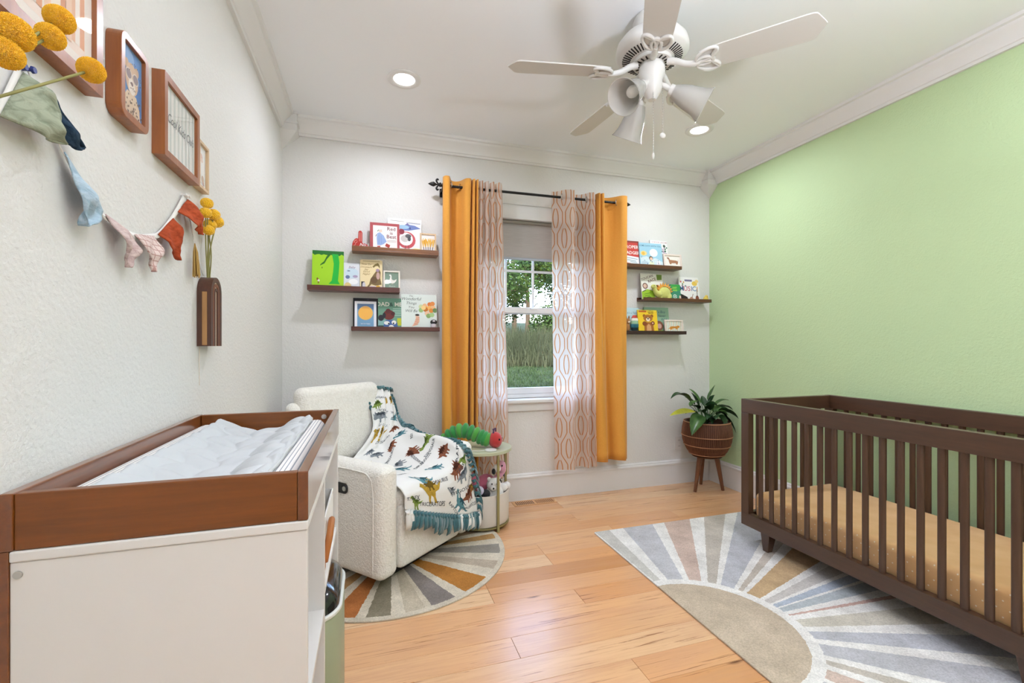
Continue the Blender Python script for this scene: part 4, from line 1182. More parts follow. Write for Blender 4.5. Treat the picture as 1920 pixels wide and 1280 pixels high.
def sheer_mat():
    m, t = newmat('trellis_sheer')
    uv = t.add('ShaderNodeUVMap'); sx = t.add('ShaderNodeSeparateXYZ'); t.l.new(uv.outputs[0], sx.inputs[0])
    P, Q = .14, .32
    u, v = sx.outputs[0], sx.outputs[1]
    ph = t.math('MULTIPLY', v, 2*PI/Q)
    w = t.math('MULTIPLY', t.math('MINIMUM', t.math('MAXIMUM', t.math('MULTIPLY', t.math('SINE', ph), 1.35), -1.0), 1.0), P*.165)
    def fam(sh, off=0.0):
        x = t.math('DIVIDE', t.math('ADD', u, t.math('MULTIPLY', w, sh)), P)
        f = t.math('SUBTRACT', t.math('FRACT', t.math('ADD', x, 100.0+off)), .5)
        return t.math('MULTIPLY', t.math('ABSOLUTE', f), P)
    d = t.math('MINIMUM', fam(1.0), fam(-1.0, .5))
    # second family: small ovals strung on the crossings
    w2 = t.math('MULTIPLY', t.math('POWER', t.math('ABSOLUTE', t.math('COSINE', ph)), .8), P*.13)
    x2 = t.math('SUBTRACT', t.math('FRACT', t.math('ADD', t.math('DIVIDE', u, P), 100.0)), .5)
    d2 = t.math('ABSOLUTE', t.math('SUBTRACT', t.math('MULTIPLY', t.math('ABSOLUTE', x2), P), w2))
    sn_ = t.math('SINE', ph)
    for off, sg in ((.25, -1.0), (.75, 1.0)):
        cd = t.math('MULTIPLY', t.math('ABSOLUTE', t.math('SUBTRACT', t.math('FRACT', t.math('ADD', t.math('DIVIDE', u, P), 100.5-off)), .5)), P)
        fat = t.math('POWER', t.math('MAXIMUM', t.math('MULTIPLY', sn_, sg), 0.0), .6)
        d = t.math('MINIMUM', d, t.math('ADD', t.math('ABSOLUTE', t.math('SUBTRACT', cd, t.math('MULTIPLY', fat, P*.15))), t.math('MULTIPLY', t.math('LESS_THAN', fat, .25), .02)))
    d = t.math('ADD', d, t.math('MULTIPLY', d2, 0.0))
    line = t.math('LESS_THAN', d, .0040)
    col = t.mix(line, lin('#f6e6da'), lin('#d3925f'))
    t.n.remove(t.b)
    df = t.add('ShaderNodeBsdfDiffuse'); tl = t.add('ShaderNodeBsdfTranslucent'); tp = t.add('ShaderNodeBsdfTransparent')
    t.l.new(col, df.inputs[0]); t.l.new(col, tl.inputs[0])
    m1 = t.add('ShaderNodeMixShader'); m1.inputs[0].default_value = .62; t.l.new(df.outputs[0], m1.inputs[1]); t.l.new(tl.outputs[0], m1.inputs[2])
    m2 = t.add('ShaderNodeMixShader'); t.l.new(t.math('SUBTRACT', .24, t.math('MULTIPLY', line, .18)), m2.inputs[0]); t.l.new(m1.outputs[0], m2.inputs[1]); t.l.new(tp.outputs[0], m2.inputs[2])
    t.l.new(m2.outputs[0], t.out.inputs[0])
    return m
M_SHEER = sheer_mat()
M_RING = mat('grommet_nickel', '#b9b4ab', .25, metal=.9)
def curtain(name, label, prof_top, prof_bot, ztop, zbot, m, rings, grp, seed, n=110):
    xm = (prof_top[0][0]+prof_top[-1][0])/2
    o = thing(name, label, 'curtain', (xm, RY, zbot), group=None)
    a = spline(prof_top, n); c = spline(prof_bot, n)
    arc = [0]
    for i in range(n): arc.append(arc[-1] + (a[i+1]-a[i]).length)
    rs = random.Random(seed); ph = rs.uniform(0, 6)
    NZ = 36
    def f(u, v):
        i = min(int(round(u*n)), n)
        p = a[i]*(1-v) + c[i]*v
        z = ztop + (zbot-ztop)*v
        wob = .004*math.sin(z*3.1+ph+u*9)*v + .003*noise.noise(Vector((u*5, z*2.2, seed)))
        y = min(RY + p.y + wob, YB-.026 if z < .25 else YB-.004)
        return (p.x + .004*math.sin(z*2.3+ph)*v, y, z + (.004*math.sin(u*14) if v == 1 else 0))
    mb = MB().grid(f, n, NZ, 0, uv=lambda u, v: (arc[min(int(round(u*n)), n)], ztop + (zbot-ztop)*v))
    mb.build('cloth', m, o, smooth=180, solid=(.0016 if m is M_CURT else 0))
    for (x, dy, ax) in rings:
        tb = MB(); A = Vector(ax).normalized(); e1 = A.orthogonal().normalized(); e2 = A.cross(e1)
        ctr = Vector((x, RY+dy, RZ_))
        tb.tube([ctr + e1*.0215*math.cos(2*PI*k/24) + e2*.0215*math.sin(2*PI*k/24) for k in range(24)], .0035, 6, closed=True)
        tb.build('grommet', M_RING, o, smooth=180)
    return o
ZT = 2.366
curtain('orange_curtain', 'orange curtain panel left of the window behind the armchair',
  [(.492,.035),(.484,-.02),(.496,-.05),(.522,-.052),(.534,-.02),(.552,.03),(.585,.042),(.615,.02),(.64,-.035),(.668,-.05),(.684,-.03),(.688,.03),(.694,-.035),(.708,-.048),(.714,.03),(.72,-.035),(.732,-.05),(.738,.02)],
  [(.478,.02),(.474,-.02),(.49,-.055),(.53,-.055),(.548,-.01),(.556,.035),(.585,.04),(.60,-.02),(.625,-.055),(.648,-.05),(.655,.02),(.664,.02),(.672,-.045),(.69,-.05),(.698,.025),(.706,.02),(.714,-.045),(.728,-.04)],
  ZT, .26, M_CURT, [(.613, .012, (1, -.8, 0)), (.535, -.01, (1, .5, 0))], 1, 1)
curtain('sheer_curtain', 'sheer white curtain with orange trellis print left of the window opening',
  [(.742,.0),(.752,-.03),(.768,-.035),(.778,.005),(.786,.005),(.796,-.03),(.81,-.035),(.820,.005),(.828,.005),(.838,-.03),(.852,-.035),(.862,.005),(.872,.005),(.882,-.03),(.902,-.035),(.915,-.01),(.928,.025)],
  [(.722,.0),(.738,-.02),(.758,-.022),(.774,.008),(.786,.008),(.802,-.02),(.82,-.022),(.836,.008),(.85,.008),(.866,-.02),(.884,-.022),(.902,.006),(.918,.008),(.932,-.014),(.948,-.02),(.96,-.01),(.975,.005)],
  ZT, .235, M_SHEER, [(.92, .015, (1, -.4, 0))], 2, 2)
curtain('sheer_curtain', 'sheer white curtain with orange trellis print right of the window opening',
  [(1.322,.03),(1.335,.035),(1.372,.012),(1.398,-.025),(1.43,-.048),(1.475,-.05),(1.488,-.03),(1.492,.03),(1.52,.042),(1.56,.035),(1.59,.01),(1.61,-.03),(1.635,-.048),(1.66,-.04),(1.672,.0)],
  [(1.338,.005),(1.352,-.015),(1.39,-.03),(1.44,-.03),(1.475,-.03),(1.495,-.02),(1.508,.025),(1.54,.032),(1.57,.02),(1.59,-.02),(1.61,-.03),(1.63,.01),(1.645,.01),(1.66,-.02),(1.68,-.02)],
  ZT, .238, M_SHEER, [(1.392, -.016, (1, -.9, 0)), (1.600, -.012, (1, -1, 0))], 2, 3)
curtain('orange_curtain', 'orange curtain panel right of the window',
  [(1.676,.02),(1.684,-.04),(1.698,-.05),(1.706,.0),(1.714,-.045),(1.732,-.05),(1.74,.01),(1.76,.04),(1.80,.042),(1.835,.02),(1.862,-.012),(1.89,-.045),(1.925,-.052),(1.945,-.035),(1.95,.0)],
  [(1.678,.0),(1.69,-.035),(1.72,-.052),(1.76,-.045),(1.785,.0),(1.80,.035),(1.825,.035),(1.84,-.01),(1.865,-.042),(1.895,-.052),(1.925,-.045),(1.945,-.01),(1.955,.0),(1.958,.0),(1.96,.005)],
  ZT, .275, M_CURT, [(1.862, -.012, (1, -1, 0))], 1, 4)
# roller shade
rs_ = thing('roller_shade', 'grey roller shade with white valance in the top of the window', 'blind', (1.225, YB+.02, WZ1-.002))
MB().box(WX0+.003, WX1-.003, YB-.012, YB+.045, 2.150, WZ1-.003).build('valance', mat('shade_white', '#dfdedb', .5), rs_, bevel=.006, seg=3)
MB().box(WX0+.003, WX1-.003, YB-.016, YB-.0125, 2.150, 2.158).build('valance_trim', mat('shade_white', ''), rs_, bevel=.002)
MB().cyl((WX0+.012, YB+.028, 2.136), (WX1-.012, YB+.028, 2.136), .0135, n=18).build('roller', mat('shade_roller', '#8d8880', .6), rs_, smooth=50)
def shade_mat():
    m, t = newmat('shade_cloth'); v = t.coord('Object', (6, 6, 180)); n = t.noise(v, 2, 3)
    c = t.ramp(n, [(.3, lin('#b9b3ad')), (.7, lin('#c6c0ba'))]); t.n.remove(t.b)
    df = t.add('ShaderNodeBsdfDiffuse'); tl = t.add('ShaderNodeBsdfTranslucent'); t.l.new(c, df.inputs[0]); t.l.new(c, tl.inputs[0])
    mx = t.add('ShaderNodeMixShader'); mx.inputs[0].default_value = .18; t.l.new(df.outputs[0], mx.inputs[1]); t.l.new(tl.outputs[0], mx.inputs[2]); t.l.new(mx.outputs[0], t.out.inputs[0])
    return m
MB().box(WX0+.012, WX1-.012, YB+.040, YB+.0412, 1.866, 2.140).build('shade_cloth', shade_mat(), rs_)
MB().box(WX0+.012, WX1-.012, YB+.034, YB+.047, 1.846, 1.866).build('hem_bar', mat('hem_bar', '#a9b0ba', .4), rs_, bevel=.003)
# ------------------------------------------------------------------ ceiling fan
FX, FY = 1.225, 1.772
fan = thing('ceiling_fan', 'white five-blade ceiling fan with three frosted glass shades and two pull chains', 'ceiling fan', (FX, FY, HC))
M_FAN = mat('fan_white', '#e2e0db', .35, spec=.5)
M_BLADE = mat('fan_blade_white', '#d6d3cd', .5)
c0 = (FX, FY, 0)
MB().lathe([(.075, 2.684), (.085, 2.66), (.075, 2.63), (.055, 2.612), (.055, 2.60), (0, 2.60)], c0, 40).build('canopy', M_FAN, fan, smooth=50)
mh = MB().lathe([(0, 2.605), (.06, 2.605), (.10, 2.598), (.135, 2.582), (.155, 2.556), (.160, 2.535), (.160, 2.520), (.150, 2.507), (.128, 2.497), (.100, 2.488), (.086, 2.484), (.084, 2.470), (0, 2.468)], c0, 64).build('motor_housing', M_FAN, fan, smooth=50)
mb = MB()
for k in range(52):
    a = 2*PI*k/52; ca, sa = math.cos(a), math.sin(a)
    p0 = Vector((FX+.098*ca, FY+.098*sa, 2.4862)); p1 = Vector((FX+.132*ca, FY+.132*sa, 2.4975))
    mb.bar(p0, p1, .0052, .003)
mb.build('vent_slot', M_DARK, mh)
mb = MB()
for k in range(20):
    a = 2*PI*k/20; ca, sa = math.cos(a), math.sin(a)
    mb.bar((FX+.056*ca, FY+.056*sa, 2.4675), (FX+.076*ca, FY+.076*sa, 2.4690), .006, .003)
mb.build('vent_slot', M_DARK, mh)
MB().lathe([(.0, 2.468), (.052, 2.468), (.050, 2.455), (.058, 2.452), (.058, 2.428), (.053, 2.410), (.046, 2.392), (.046, 2.362), (.040, 2.340), (.026, 2.322), (.018, 2.308), (0, 2.306)], c0, 48).build('light_fitter', M_FAN, fan, smooth=45)
PH = 24.14
ZB = 2.425
for k in range(5):
    a = math.radians(PH + 72*k); R = Matrix.Rotation(a, 4, 'Z'); tilt = Matrix.Rotation(-math.radians(12), 4, 'X')
    Tm = Matrix.Translation((FX, FY, ZB)) @ R @ tilt
    def bt(x, y, z): return Tm @ Vector((x, y, z))
    # outline: narrow root, wide end with an ogee tip
    half = [(.205, .048), (.235, .056), (.30, .060), (.45, .064), (.585, .067), (.612, .066), (.625, .060), (.632, .050), (.640, .036), (.650, .020), (.660, .0)]
    poly = half + [(x, -y) for x, y in reversed(half[:-1])]
    bl_ = MB().prism(poly, lambda x, y: bt(x, y, -.003), lambda x, y: bt(x, y, .003)).build('blade', M_BLADE, fan, bevel=.0012)
    mb = MB()
    z = -.0075
    def loop(cx, cy, rx, ry, rot=0, n=22, r=.0072):
        pts = []
        for i in range(n):
            t = 2*PI*i/n; x = rx*math.cos(t); y = ry*math.sin(t)
            pts.append(bt(cx + x*math.cos(rot)-y*math.sin(rot), cy + x*math.sin(rot)+y*math.cos(rot), z))
        mb.tube(pts, r, 7, closed=True)
    loop(.235, .030, .046, .024, .42); loop(.235, -.030, .046, .024, -.42); loop(.222, 0, .034, .020)
    mb.tube([bt(.275, .052, z), bt(.255, .020, z), bt(.262, 0, z), bt(.255, -.020, z), bt(.275, -.052, z)], .0065, 7)
    arm = [Vector((FX, FY, 0)) + R @ Vector((.070, 0, 2.464)), Vector((FX, FY, 0)) + R @ Vector((.105, 0, 2.452)), Vector((FX, FY, 0)) + R @ Vector((.145, 0, 2.428)), bt(.185, 0, z), bt(.205, 0, z)]
    sp = spline([tuple(p) for p in arm], 12)
    mb.tube([tuple(p) for p in sp], [.016 - .006*i/12 for i in range(13)], 9)
    mb.build('blade_bracket', M_FAN, bl_, smooth=60)
def frosted():
    m, t = newmat('frosted_shade'); t.n.remove(t.b)
    df = t.add('ShaderNodeBsdfDiffuse', i_Color=lin('#efece6')); tl = t.add('ShaderNodeBsdfTranslucent', i_Color=lin('#efece6'))
    tp = t.add('ShaderNodeBsdfTransparent'); gl = t.add('ShaderNodeBsdfGlossy', i_Roughness=.12)
    a = t.add('ShaderNodeMixShader'); a.inputs[0].default_value = .45; t.l.new(df.outputs[0], a.inputs[1]); t.l.new(tl.outputs[0], a.inputs[2])
    b_ = t.add('ShaderNodeMixShader'); b_.inputs[0].default_value = .18; t.l.new(a.outputs[0], b_.inputs[1]); t.l.new(tp.outputs[0], b_.inputs[2])
    f = t.add('ShaderNodeFresnel', i_IOR=1.4); c = t.add('ShaderNodeMixShader'); t.l.new(f.outputs[0], c.inputs[0]); t.l.new(b_.outputs[0], c.inputs[1]); t.l.new(gl.outputs[0], c.inputs[2])
    t.l.new(c.outputs[0], t.out.inputs[0]); return m
M_FROST = frosted()
M_BULB = mat('bulb_white', '#f3f1ec', .3)
for az, el in ((104, 58), (203, 36), (334, 29)):
    a = math.radians(az); e = math.radians(el)
    d = Vector((math.cos(a)*math.cos(e), math.sin(a)*math.cos(e), -math.sin(e)))
    s0 = Vector((FX, FY, 2.372)) + Vector((math.cos(a), math.sin(a), 0))*.040
    s1 = s0 + d*.048
    mb = MB(); mb.tube([s0, s0+d*.02+Vector((0,0,.004)), s1], [.014, .013, .013], 10); mb.cyl(s1-d*.004, s1+d*.022, .024, .026, 20)
    so = mb.build('lamp_socket', M_FAN, fan, smooth=45)
    prof = [(r_*1.16, z_*1.16) for r_, z_ in [(.024, .0), (.028, .010), (.036, .030), (.043, .055), (.047, .080), (.052, .105), (.060, .125), (.066, .134), (.0635, .1345), (.057, .125), (.049, .105), (.044, .080), (.040, .055), (.033, .030), (.024, .012)]]
    MB().lathe(prof, s1+d*.014, 36, axis=d).build('lamp_shade', M_FROST, fan, smooth=60)
    mb = MB(); mb.lathe([(0, .01), (.012, .012), (.013, .035), (.022, .055), (.026, .072), (.022, .090), (.012, .099), (0, .102)], s1+d*.014, 20, axis=d)
    mb.build('bulb', M_BULB, so, smooth=60)
for (x, y, z0, z1, nm) in ((FX-.012, FY-.028, 2.335, 2.055, 0), (FX+.036, FY-.030, 2.372, 2.150, 1)):
    mb = MB()
    n = int((z0-z1)/.006)
    mb.cyl((x, y, z1), (x, y, z0), .0011, n=6)
    for i in range(0, n, 2): mb.ball((x, y, z1+i*.006), .0021, 6, 4)
    pc = mb.build('pull_chain', mat('chain_metal', '#b3afa7', .35, metal=.6), fan, smooth=60)
    mb = MB()
    if nm == 0: mb.lathe([(0, .0), (.003, .002), (.005, .012), (.006, .022), (.003, .030), (0, .031)], (x, y, z1-.031), 12)
    else: mb.ball((x, y, z1-.012), (.015, .008, .013), 14, 10)
    mb.build('chain_fob', M_FAN, pc, smooth=60)

# ------------------------------------------------------------------ framed pictures
M_FRAMEW = wood('frame_wood', '#a4612f', '#7d4420', 'z', .35, .2)
M_FRAMEP = wood('frame_pale_wood', '#d9bd98', '#c4a47c', 'z', .45, .1)
def picture(name, label, loc, rotz, w, h, depth, rail, m, sheet, art, radius=0.0, lean=0.0, inset=.007, glass=True, group=None, inner_r=None, cate='picture frame'):
    """loc: bottom left corner at the back; local x right, z up, -y towards the viewer"""
    o = thing(name, label, cate, loc, (-lean, 0, rotz), group=group)
    k = 6 if radius else 2
    out = rrect(w, h, radius, k); ir = inner_r if inner_r is not None else max(radius-rail, 0.0)
    inn = rrect(w-2*rail, h-2*rail, ir, k, rail, rail)
    MB().ring(out, inn, lambda p,q: (p, 0, q), lambda p,q: (p, -depth, q)).build('frame', m, o, bevel=min(.0012, rail*.15), local=True)
    y = -depth + inset
    MB().prism(rrect(w-2*rail+.002, h-2*rail+.002, max(ir, .0), k, rail-.001, rail-.001), lambda p,q: (p, -.001, q), lambda p,q: (p, y+.002, q)).build('print', cm(sheet, .6), o, local=True)
    if art:
        A = Art(w-2*rail, h-2*rail, y+.002, .00012, rail, rail); art(A); A.build('print_motif', o)
    if glass:
        MB().box(rail-.0005, w-rail+.0005, y-.0025, y-.0013, rail-.0005, h-rail+.0005).build('glass', M_GLASS, o, local=True)
    return o
def art_rainbow(A):
    A.rect(.09, .07, .91, .93, '#f3ded0')
    for k, c in enumerate(('#e2a37d', '#f4e7dc', '#e8b797', '#f6ece3', '#d99a76', '#f3e4d6')):
        r = .40 - k*.06
        pts = [(.5-r, .12)] + [(.5 + r*math.cos(PI - PI*i/16), .40 + r*A.w/A.h*math.sin(PI - PI*i/16)*1.1) for i in range(17)] + [(.5+r, .12)]
        A.poly(pts, c)
    for x in (.2, .42, .66): A.rect(x, .10, x+.07, .92, '#eec8ae')
def art_leopard(A):
    A.rect(0, 0, 1, 1, '#4f86c2'); A.ell(.32, .84, .31, .15, '#7fa8d6'); A.ell(.86, .3, .13, .28, '#3d74b4')
    A.poly([(.08, 0), (.12, .22), (.28, .36), (.72, .36), (.88, .2), (.93, 0)], '#e4c9ab')
    A.ell(.26, .74, .10, .07, '#d6b08c'); A.ell(.74, .74, .10, .07, '#d6b08c')
    A.ell(.5, .57, .31, .23, '#ddb997'); A.ell(.5, .46, .17, .12, '#f1e4d6'); A.ell(.5, .50, .06, .03, '#6d4a45')
    A.line([(.40, .42), (.5, .44), (.60, .42)], .014, '#6d4a45')
    for x in (.34, .66): A.ell(x, .61, .15, .085, '#e9d7c8'); A.ell(x, .61, .12, .068, '#8f7c7c')
    A.line([(.46, .63), (.54, .63)], .02, '#e9d7c8')
    rs = random.Random(4)
    for k in range(34):
        x = rs.uniform(.14, .86); y = rs.uniform(.02, .32)
        if abs(x-.5) < .36: A.ell(x, y, .022, .017, '#5c4133', 8)
    for k in range(14):
        a = rs.uniform(0, 2*PI); A.ell(.5+.26*math.cos(a), .59+.19*math.sin(a), .016, .012, '#6b4c3a', 8)
def art_cool(A):
    A.rect(0, 0, 1, 1, '#ece9e2')
    for k in range(8): A.rect(.03+k*.125, 0, .03+k*.125+.055, 1, '#cdd0c8')
    for wd, x in (('Cool', .22), ('Kids', .52), ('Club', .81)):
        A.text(wd, x, .47, .17, '#5b5f60', shear=.35, sx=.82)
def art_small(A):
    A.rect(.0, .0, 1, 1, '#f1eee9'); A.ell(.45, .72, .18, .10, '#e2b7a4'); A.ell(.52, .66, .16, .05, '#e9cfc0')
    A.ell(.30, .25, .10, .10, '#a4aea2'); A.ell(.62, .22, .16, .09, '#c7a78c'); A.ell(.70, .12, .08, .06, '#b77d6a'); A.line([(.15, .12), (.85, .10)], .02, '#8e8a84')
LB = 'on the left wall'
HR = PI/2
picture('wall_picture', 'largest wooden framed picture at the upper left with peach rainbow arches', (XL+.0005, .852, 1.700), HR, .283, .40, .03, .022, M_FRAMEW, '#f3e9e0', art_rainbow, .0, inner_r=.03)
picture('wall_picture', 'wooden frame with rounded corners showing a spotted cat in sunglasses on blue', (XL+.0005, 1.207, 1.706), HR, .129, .192, .03, .017, M_FRAMEW, '#4f86c2', art_leopard, .024, inner_r=.004)
picture('wall_picture', 'square wooden frame with pale striped print and handwritten words', (XL+.0005, 1.427, 1.702), HR, .257, .226, .03, .019, M_FRAMEW, '#ece9e2', art_cool, .0)
picture('wall_picture', 'smallest thin pale wooden frame nearest the corner beside the striped print', (XL+.0005, 1.711, 1.711), HR, .092, .157, .021, .009, M_FRAMEP, '#f1eee9', art_small, .0)

# ------------------------------------------------------------------ rainbow wall vases and dried ball flowers
M_VD = wood('vase_dark', '#5a3424', '#3e2217', 'z', .4, .15)
M_VT = wood('vase_tan', '#b98a55', '#9b6d3c', 'z', .45, .1)
M_VC = mat('vase_cream', '#e5d5c0', .5)
M_VB = mat('vase_brown', '#7b4a33', .45)
def wall_vase(label, y0, z0, w=.110, h=.238, d=.05):
    o = thing('wall_vase', label, 'wall vase', (XL+.0005, y0, z0), (0, 0, HR))
    def arch(w_, h_, x0):
        r = w_/2; pts = [(x0, 0)] 
        pts = [(x0+w_, 0)] + [(x0+r+r*math.cos(PI*i/14), h_-r+r*math.sin(PI*i/14)) for i in range(15)] + [(x0, 0)]
        return pts
    x0 = 0; ww = w; hh = h
    cols = [(.017, M_VD, d), (.005, M_VC, d-.004), (.010, M_VB, d), (.005, M_VC, d-.004), (.008, M_VD, d), (.004, M_VC, d-.004)]
    for k, (t_, m, dd) in enumerate(cols):
        A = arch(ww, hh, x0); B = arch(ww-2*t_, hh-t_, x0+t_)
        mb = MB(); n = len(A)
        fn0 = lambda p,q: (p, 0, q); fn1 = lambda p,q: (p, -dd, q)
        vs = [fn0(*p) for p in A] + [fn0(*p) for p in B] + [fn1(*p) for p in A] + [fn1(*p) for p in B]
        fs = []
        for i in range(n-1):
            j = i+1
            fs += [(i, j, n+j, n+i), (2*n+j, 2*n+i, 3*n+i, 3*n+j), (j, i, 2*n+i, 2*n+j), (n+i, n+j, 3*n+j, 3*n+i)]
        fs += [(0, n, 3*n, 2*n), (n-1, 2*n-1, 4*n-1, 3*n-1)]
        mb.add(vs, fs); mb.build('arch_strip', m, o, smooth=35, local=True)
        x0 += t_; ww -= 2*t_; hh -= t_
    MB().prism(arch(ww, hh, x0), lambda p,q:(p, 0, q), lambda p,q:(p, -d+.02, q)).build('arch_core', M_VD, o, local=True)
    MB().tube([(.012, -.004, -.0005), (.013, -.003, -.06), (.012, -.004, -.132)], .0009, 5).build('cord', M_VC, o, local=True)
    MB().box(-.0022, -.0002, -.030, -.016, .004, h-.055).build('side_strip', M_VT, o, local=True)
    return o
wall_vase('striped wooden rainbow shaped wall vase with yellow ball flowers below the smallest frame', 1.752, 1.188, .112, .238, .042)
wall_vase('striped wooden rainbow shaped wall vase at the far left edge holding large yellow flowers', .60, 1.20)
M_YEL = mat('craspedia_yellow', '#f5be1c', .9, var=(500, .14), sheen=.3)
M_FST = mat('flower_stem', '#8f8a4e', .6)
def flower(label, root, head, r, bendx=0.0, fine=3):
    o = thing('ball_flower', label, 'flower', root, group='dried yellow ball flowers')
    root = Vector(root); head = Vector(head)
    mid = (root+head)/2 + Vector((bendx, .0, .01))
    ax = (head-mid).normalized()
    pts = spline([tuple(root), tuple(mid), tuple(head - ax*r*.8)], 12)
    MB().tube([tuple(p) for p in pts], r*.075+.0006, 7).build('stem', M_FST, o, smooth=180)
    rs = random.Random(int(head.y*1000))
    bm = bmesh.new(); bmesh.ops.create_icosphere(bm, subdivisions=fine+1, radius=1)
    Rq = Vector((0,0,1)).rotation_difference(ax).to_matrix()
    for v in bm.verts:
        k = 1 + rs.uniform(-.075, .06)
        v.co = Rq @ Vector((v.co.x*r*k, v.co.y*r*k, v.co.z*r*.92*k)) 
    bmesh.ops.translate(bm, verts=bm.verts, vec=head-Vector(root))
    me = bpy.data.meshes.new('flower_head'); bm.to_mesh(me); bm.free(); me.materials.append(M_YEL)
    h = bpy.data.objects.new('flower_head', me); COL.objects.link(h); h.parent = o
FV = (XL+.022, 1.808, 1.395)
for lb, hd, r in (('tallest small yellow ball flower in the vase below the smallest frame', (-.525, 1.752, 1.668), .019),
                  ('small yellow ball flower at the left of the far bunch', (-.520, 1.722, 1.628), .018), ('small yellow ball flower at the middle of the far bunch', (-.515, 1.785, 1.640), .020),
                  ('small yellow ball flower furthest right in the far bunch', (-.520, 1.835, 1.628), .022), ('small yellow ball flower low in the middle of the far bunch', (-.530, 1.80, 1.608), .020),
                  ('lowest small yellow ball flower in the far bunch', (-.520, 1.752, 1.578), .018)):
    flower(lb, (FV[0]+random.uniform(-.008, .008), FV[1]+random.uniform(-.02, .02), FV[2]), hd, r, random.uniform(-.008, .008), 3)
NV = (-.532, .655, 1.40)
for lb, hd, r in (('large yellow ball flower highest of the near bunch at the upper left', (-.42, .800, 1.654), .0175), ('large yellow ball flower just below the highest of the near bunch', (-.425, .790, 1.622), .0165),
                  ('large yellow ball flower on a long slanting stem, furthest right of the near bunch', (-.42, .876, 1.626), .0180), ('large yellow ball flower at the left edge of the picture, upper of two', (-.415, .705, 1.574), .020),
                  ('large yellow ball flower at the left edge of the picture, lower of two', (-.42, .700, 1.545), .018)):
    flower(lb, (NV[0]+random.uniform(-.005, .01), NV[1]+random.uniform(-.02, .02), NV[2]), hd, r, .02, 5)

# ------------------------------------------------------------------ bunting
bu = thing('bunting', 'fabric pennant bunting in sage, navy, blue, pink and rust pinned on the left wall', 'bunting', (XL, 1.3, 1.45))
XS = XL + .008
def yz(p, x=XS): return (x, p[0], p[1])
s1 = [(.80, 1.40), (.85, 1.47), (.902, 1.562), (.925, 1.610), (.941, 1.644)]
s2 = [(.961, 1.650), (.985, 1.625), (1.047, 1.555), (1.110, 1.510), (1.177, 1.473), (1.208, 1.468), (1.312, 1.457), (1.40, 1.475), (1.457, 1.497), (1.544, 1.567), (1.622, 1.648)]
s3 = [(1.643, 1.652), (1.668, 1.585), (1.70, 1.54), (1.74, 1.48), (1.783, 1.431)]
M_BAND = mat('bunting_band', '#ece9e2', .9)
for s in (s1, s2, s3):
    P = spline([yz(p) for p in s], 60)
    mb = MB()
    vs = []
    for p in P: vs += [(p.x-.002, p.y, p.z+.007 if s is not s3 else p.z+.002), (p.x+.003, p.y, p.z-.007 if s is not s3 else p.z-.002)]
    mb.add(vs, [(2*i, 2*i+1, 2*i+3, 2*i+2) for i in range(60)]); mb.build('string', M_BAND, bu, smooth=180, solid=.002)
M_PIN = mat('blue_pin', '#2b3a7d', .35)
for y, z, m in ((.941, 1.648, M_PIN), (.961, 1.654, M_PIN), (1.622, 1.652, M_BAND), (1.643, 1.656, M_BAND)):
    mb = MB(); mb.cyl((XL+.0005, y, z), (XL+.014, y, z), .0035, .0028, 10); mb.cyl((XL+.014, y, z), (XL+.018, y, z), .006, .005, 12); mb.build('push_pin', m, bu, smooth=40)
def muslin(name, c1, c2, sc=26):
    m, t = newmat(name); v = t.coord('Object', (sc, sc*.3, sc)); n = t.noise(v, 2.6, 4, .6, .6)
    t.l.new(t.ramp(n, [(.32, lin(c2)), (.6, lin(c1))]), t.b.inputs['Base Color']); t.b.inputs['Roughness'].default_value = .95; t.b.inputs['Specular IOR Level'].default_value = .15
    t.bump(n, .7, .006); return m
def check_mat():
    m, t = newmat('pink_check_muslin'); v = t.coord('Object'); sx = t.add('ShaderNodeSeparateXYZ'); t.l.new(v, sx.inputs[0])
    a = t.math('LESS_THAN', t.math('FRACT', t.math('MULTIPLY', sx.outputs[1], 70.0)), .16); b_ = t.math('LESS_THAN', t.math('FRACT', t.math('MULTIPLY', sx.outputs[2], 70.0)), .16)
    n = t.noise(v, 40, 3)
    t.l.new(t.mix(t.math('MAXIMUM', a, b_), lin('#dcc6be'), lin('#b78f86')), t.b.inputs['Base Color']); t.b.inputs['Roughness'].default_value = .95; t.bump(n, .6, .005); return m
def pennant(a, b_, tip, m, bulge=.012, seed=0, out=.012, wav=.005, label=None, fold=None):
    a = Vector(yz(a, XS)); b_ = Vector(yz(b_, XS)); tip = Vector(yz(tip, XS+out))
    def f(u, v):
        top = a.lerp(b_, u)
        p = top.lerp(tip, v)
        side = (u-.5)*2
        p += (b_-a)*(side*.10*math.sin(PI*v))
        w = math.sin(u*7+v*5+seed)*wav + noise.noise(Vector((u*3+seed, v*4, .3)))*wav*1.6
        p.x += bulge*math.sin(PI*min(v*1.2, 1)) + w*min(v*4, 1) + .003
        if fold: p.y += fold*math.sin(PI*u)*v*(1-v)
        p.x = max(p.x, XL+.002)
        return p
    o = MB().grid(f, 16, 20).build('pennant', m, bu, smooth=180, solid=.003)
    if label: o['label'] = label
pennant((.945, 1.640), (.896, 1.545), (1.010, 1.553), muslin('sage_muslin', '#a7ad97', '#7f8873'), .020, 1, .022, .006, 'sage green pennant')
pennant((.968, 1.640), (1.034, 1.566), (1.078, 1.574), muslin('navy_muslin', '#33475a', '#1f2f40'), .012, 2, .014, .005, 'navy pennant')
pennant((1.049, 1.552), (1.156, 1.487), (1.080, 1.424), muslin('sky_muslin', '#b9ccd8', '#94aebf'), .016, 3, .016, .006, 'pale blue pennant')
pennant((1.186, 1.474), (1.280, 1.461), (1.250, 1.371), muslin('pink_stripe_muslin', '#d8c3bd', '#b69a96', 40), .016, 4, .016, .005, 'pale pink striped pennant')
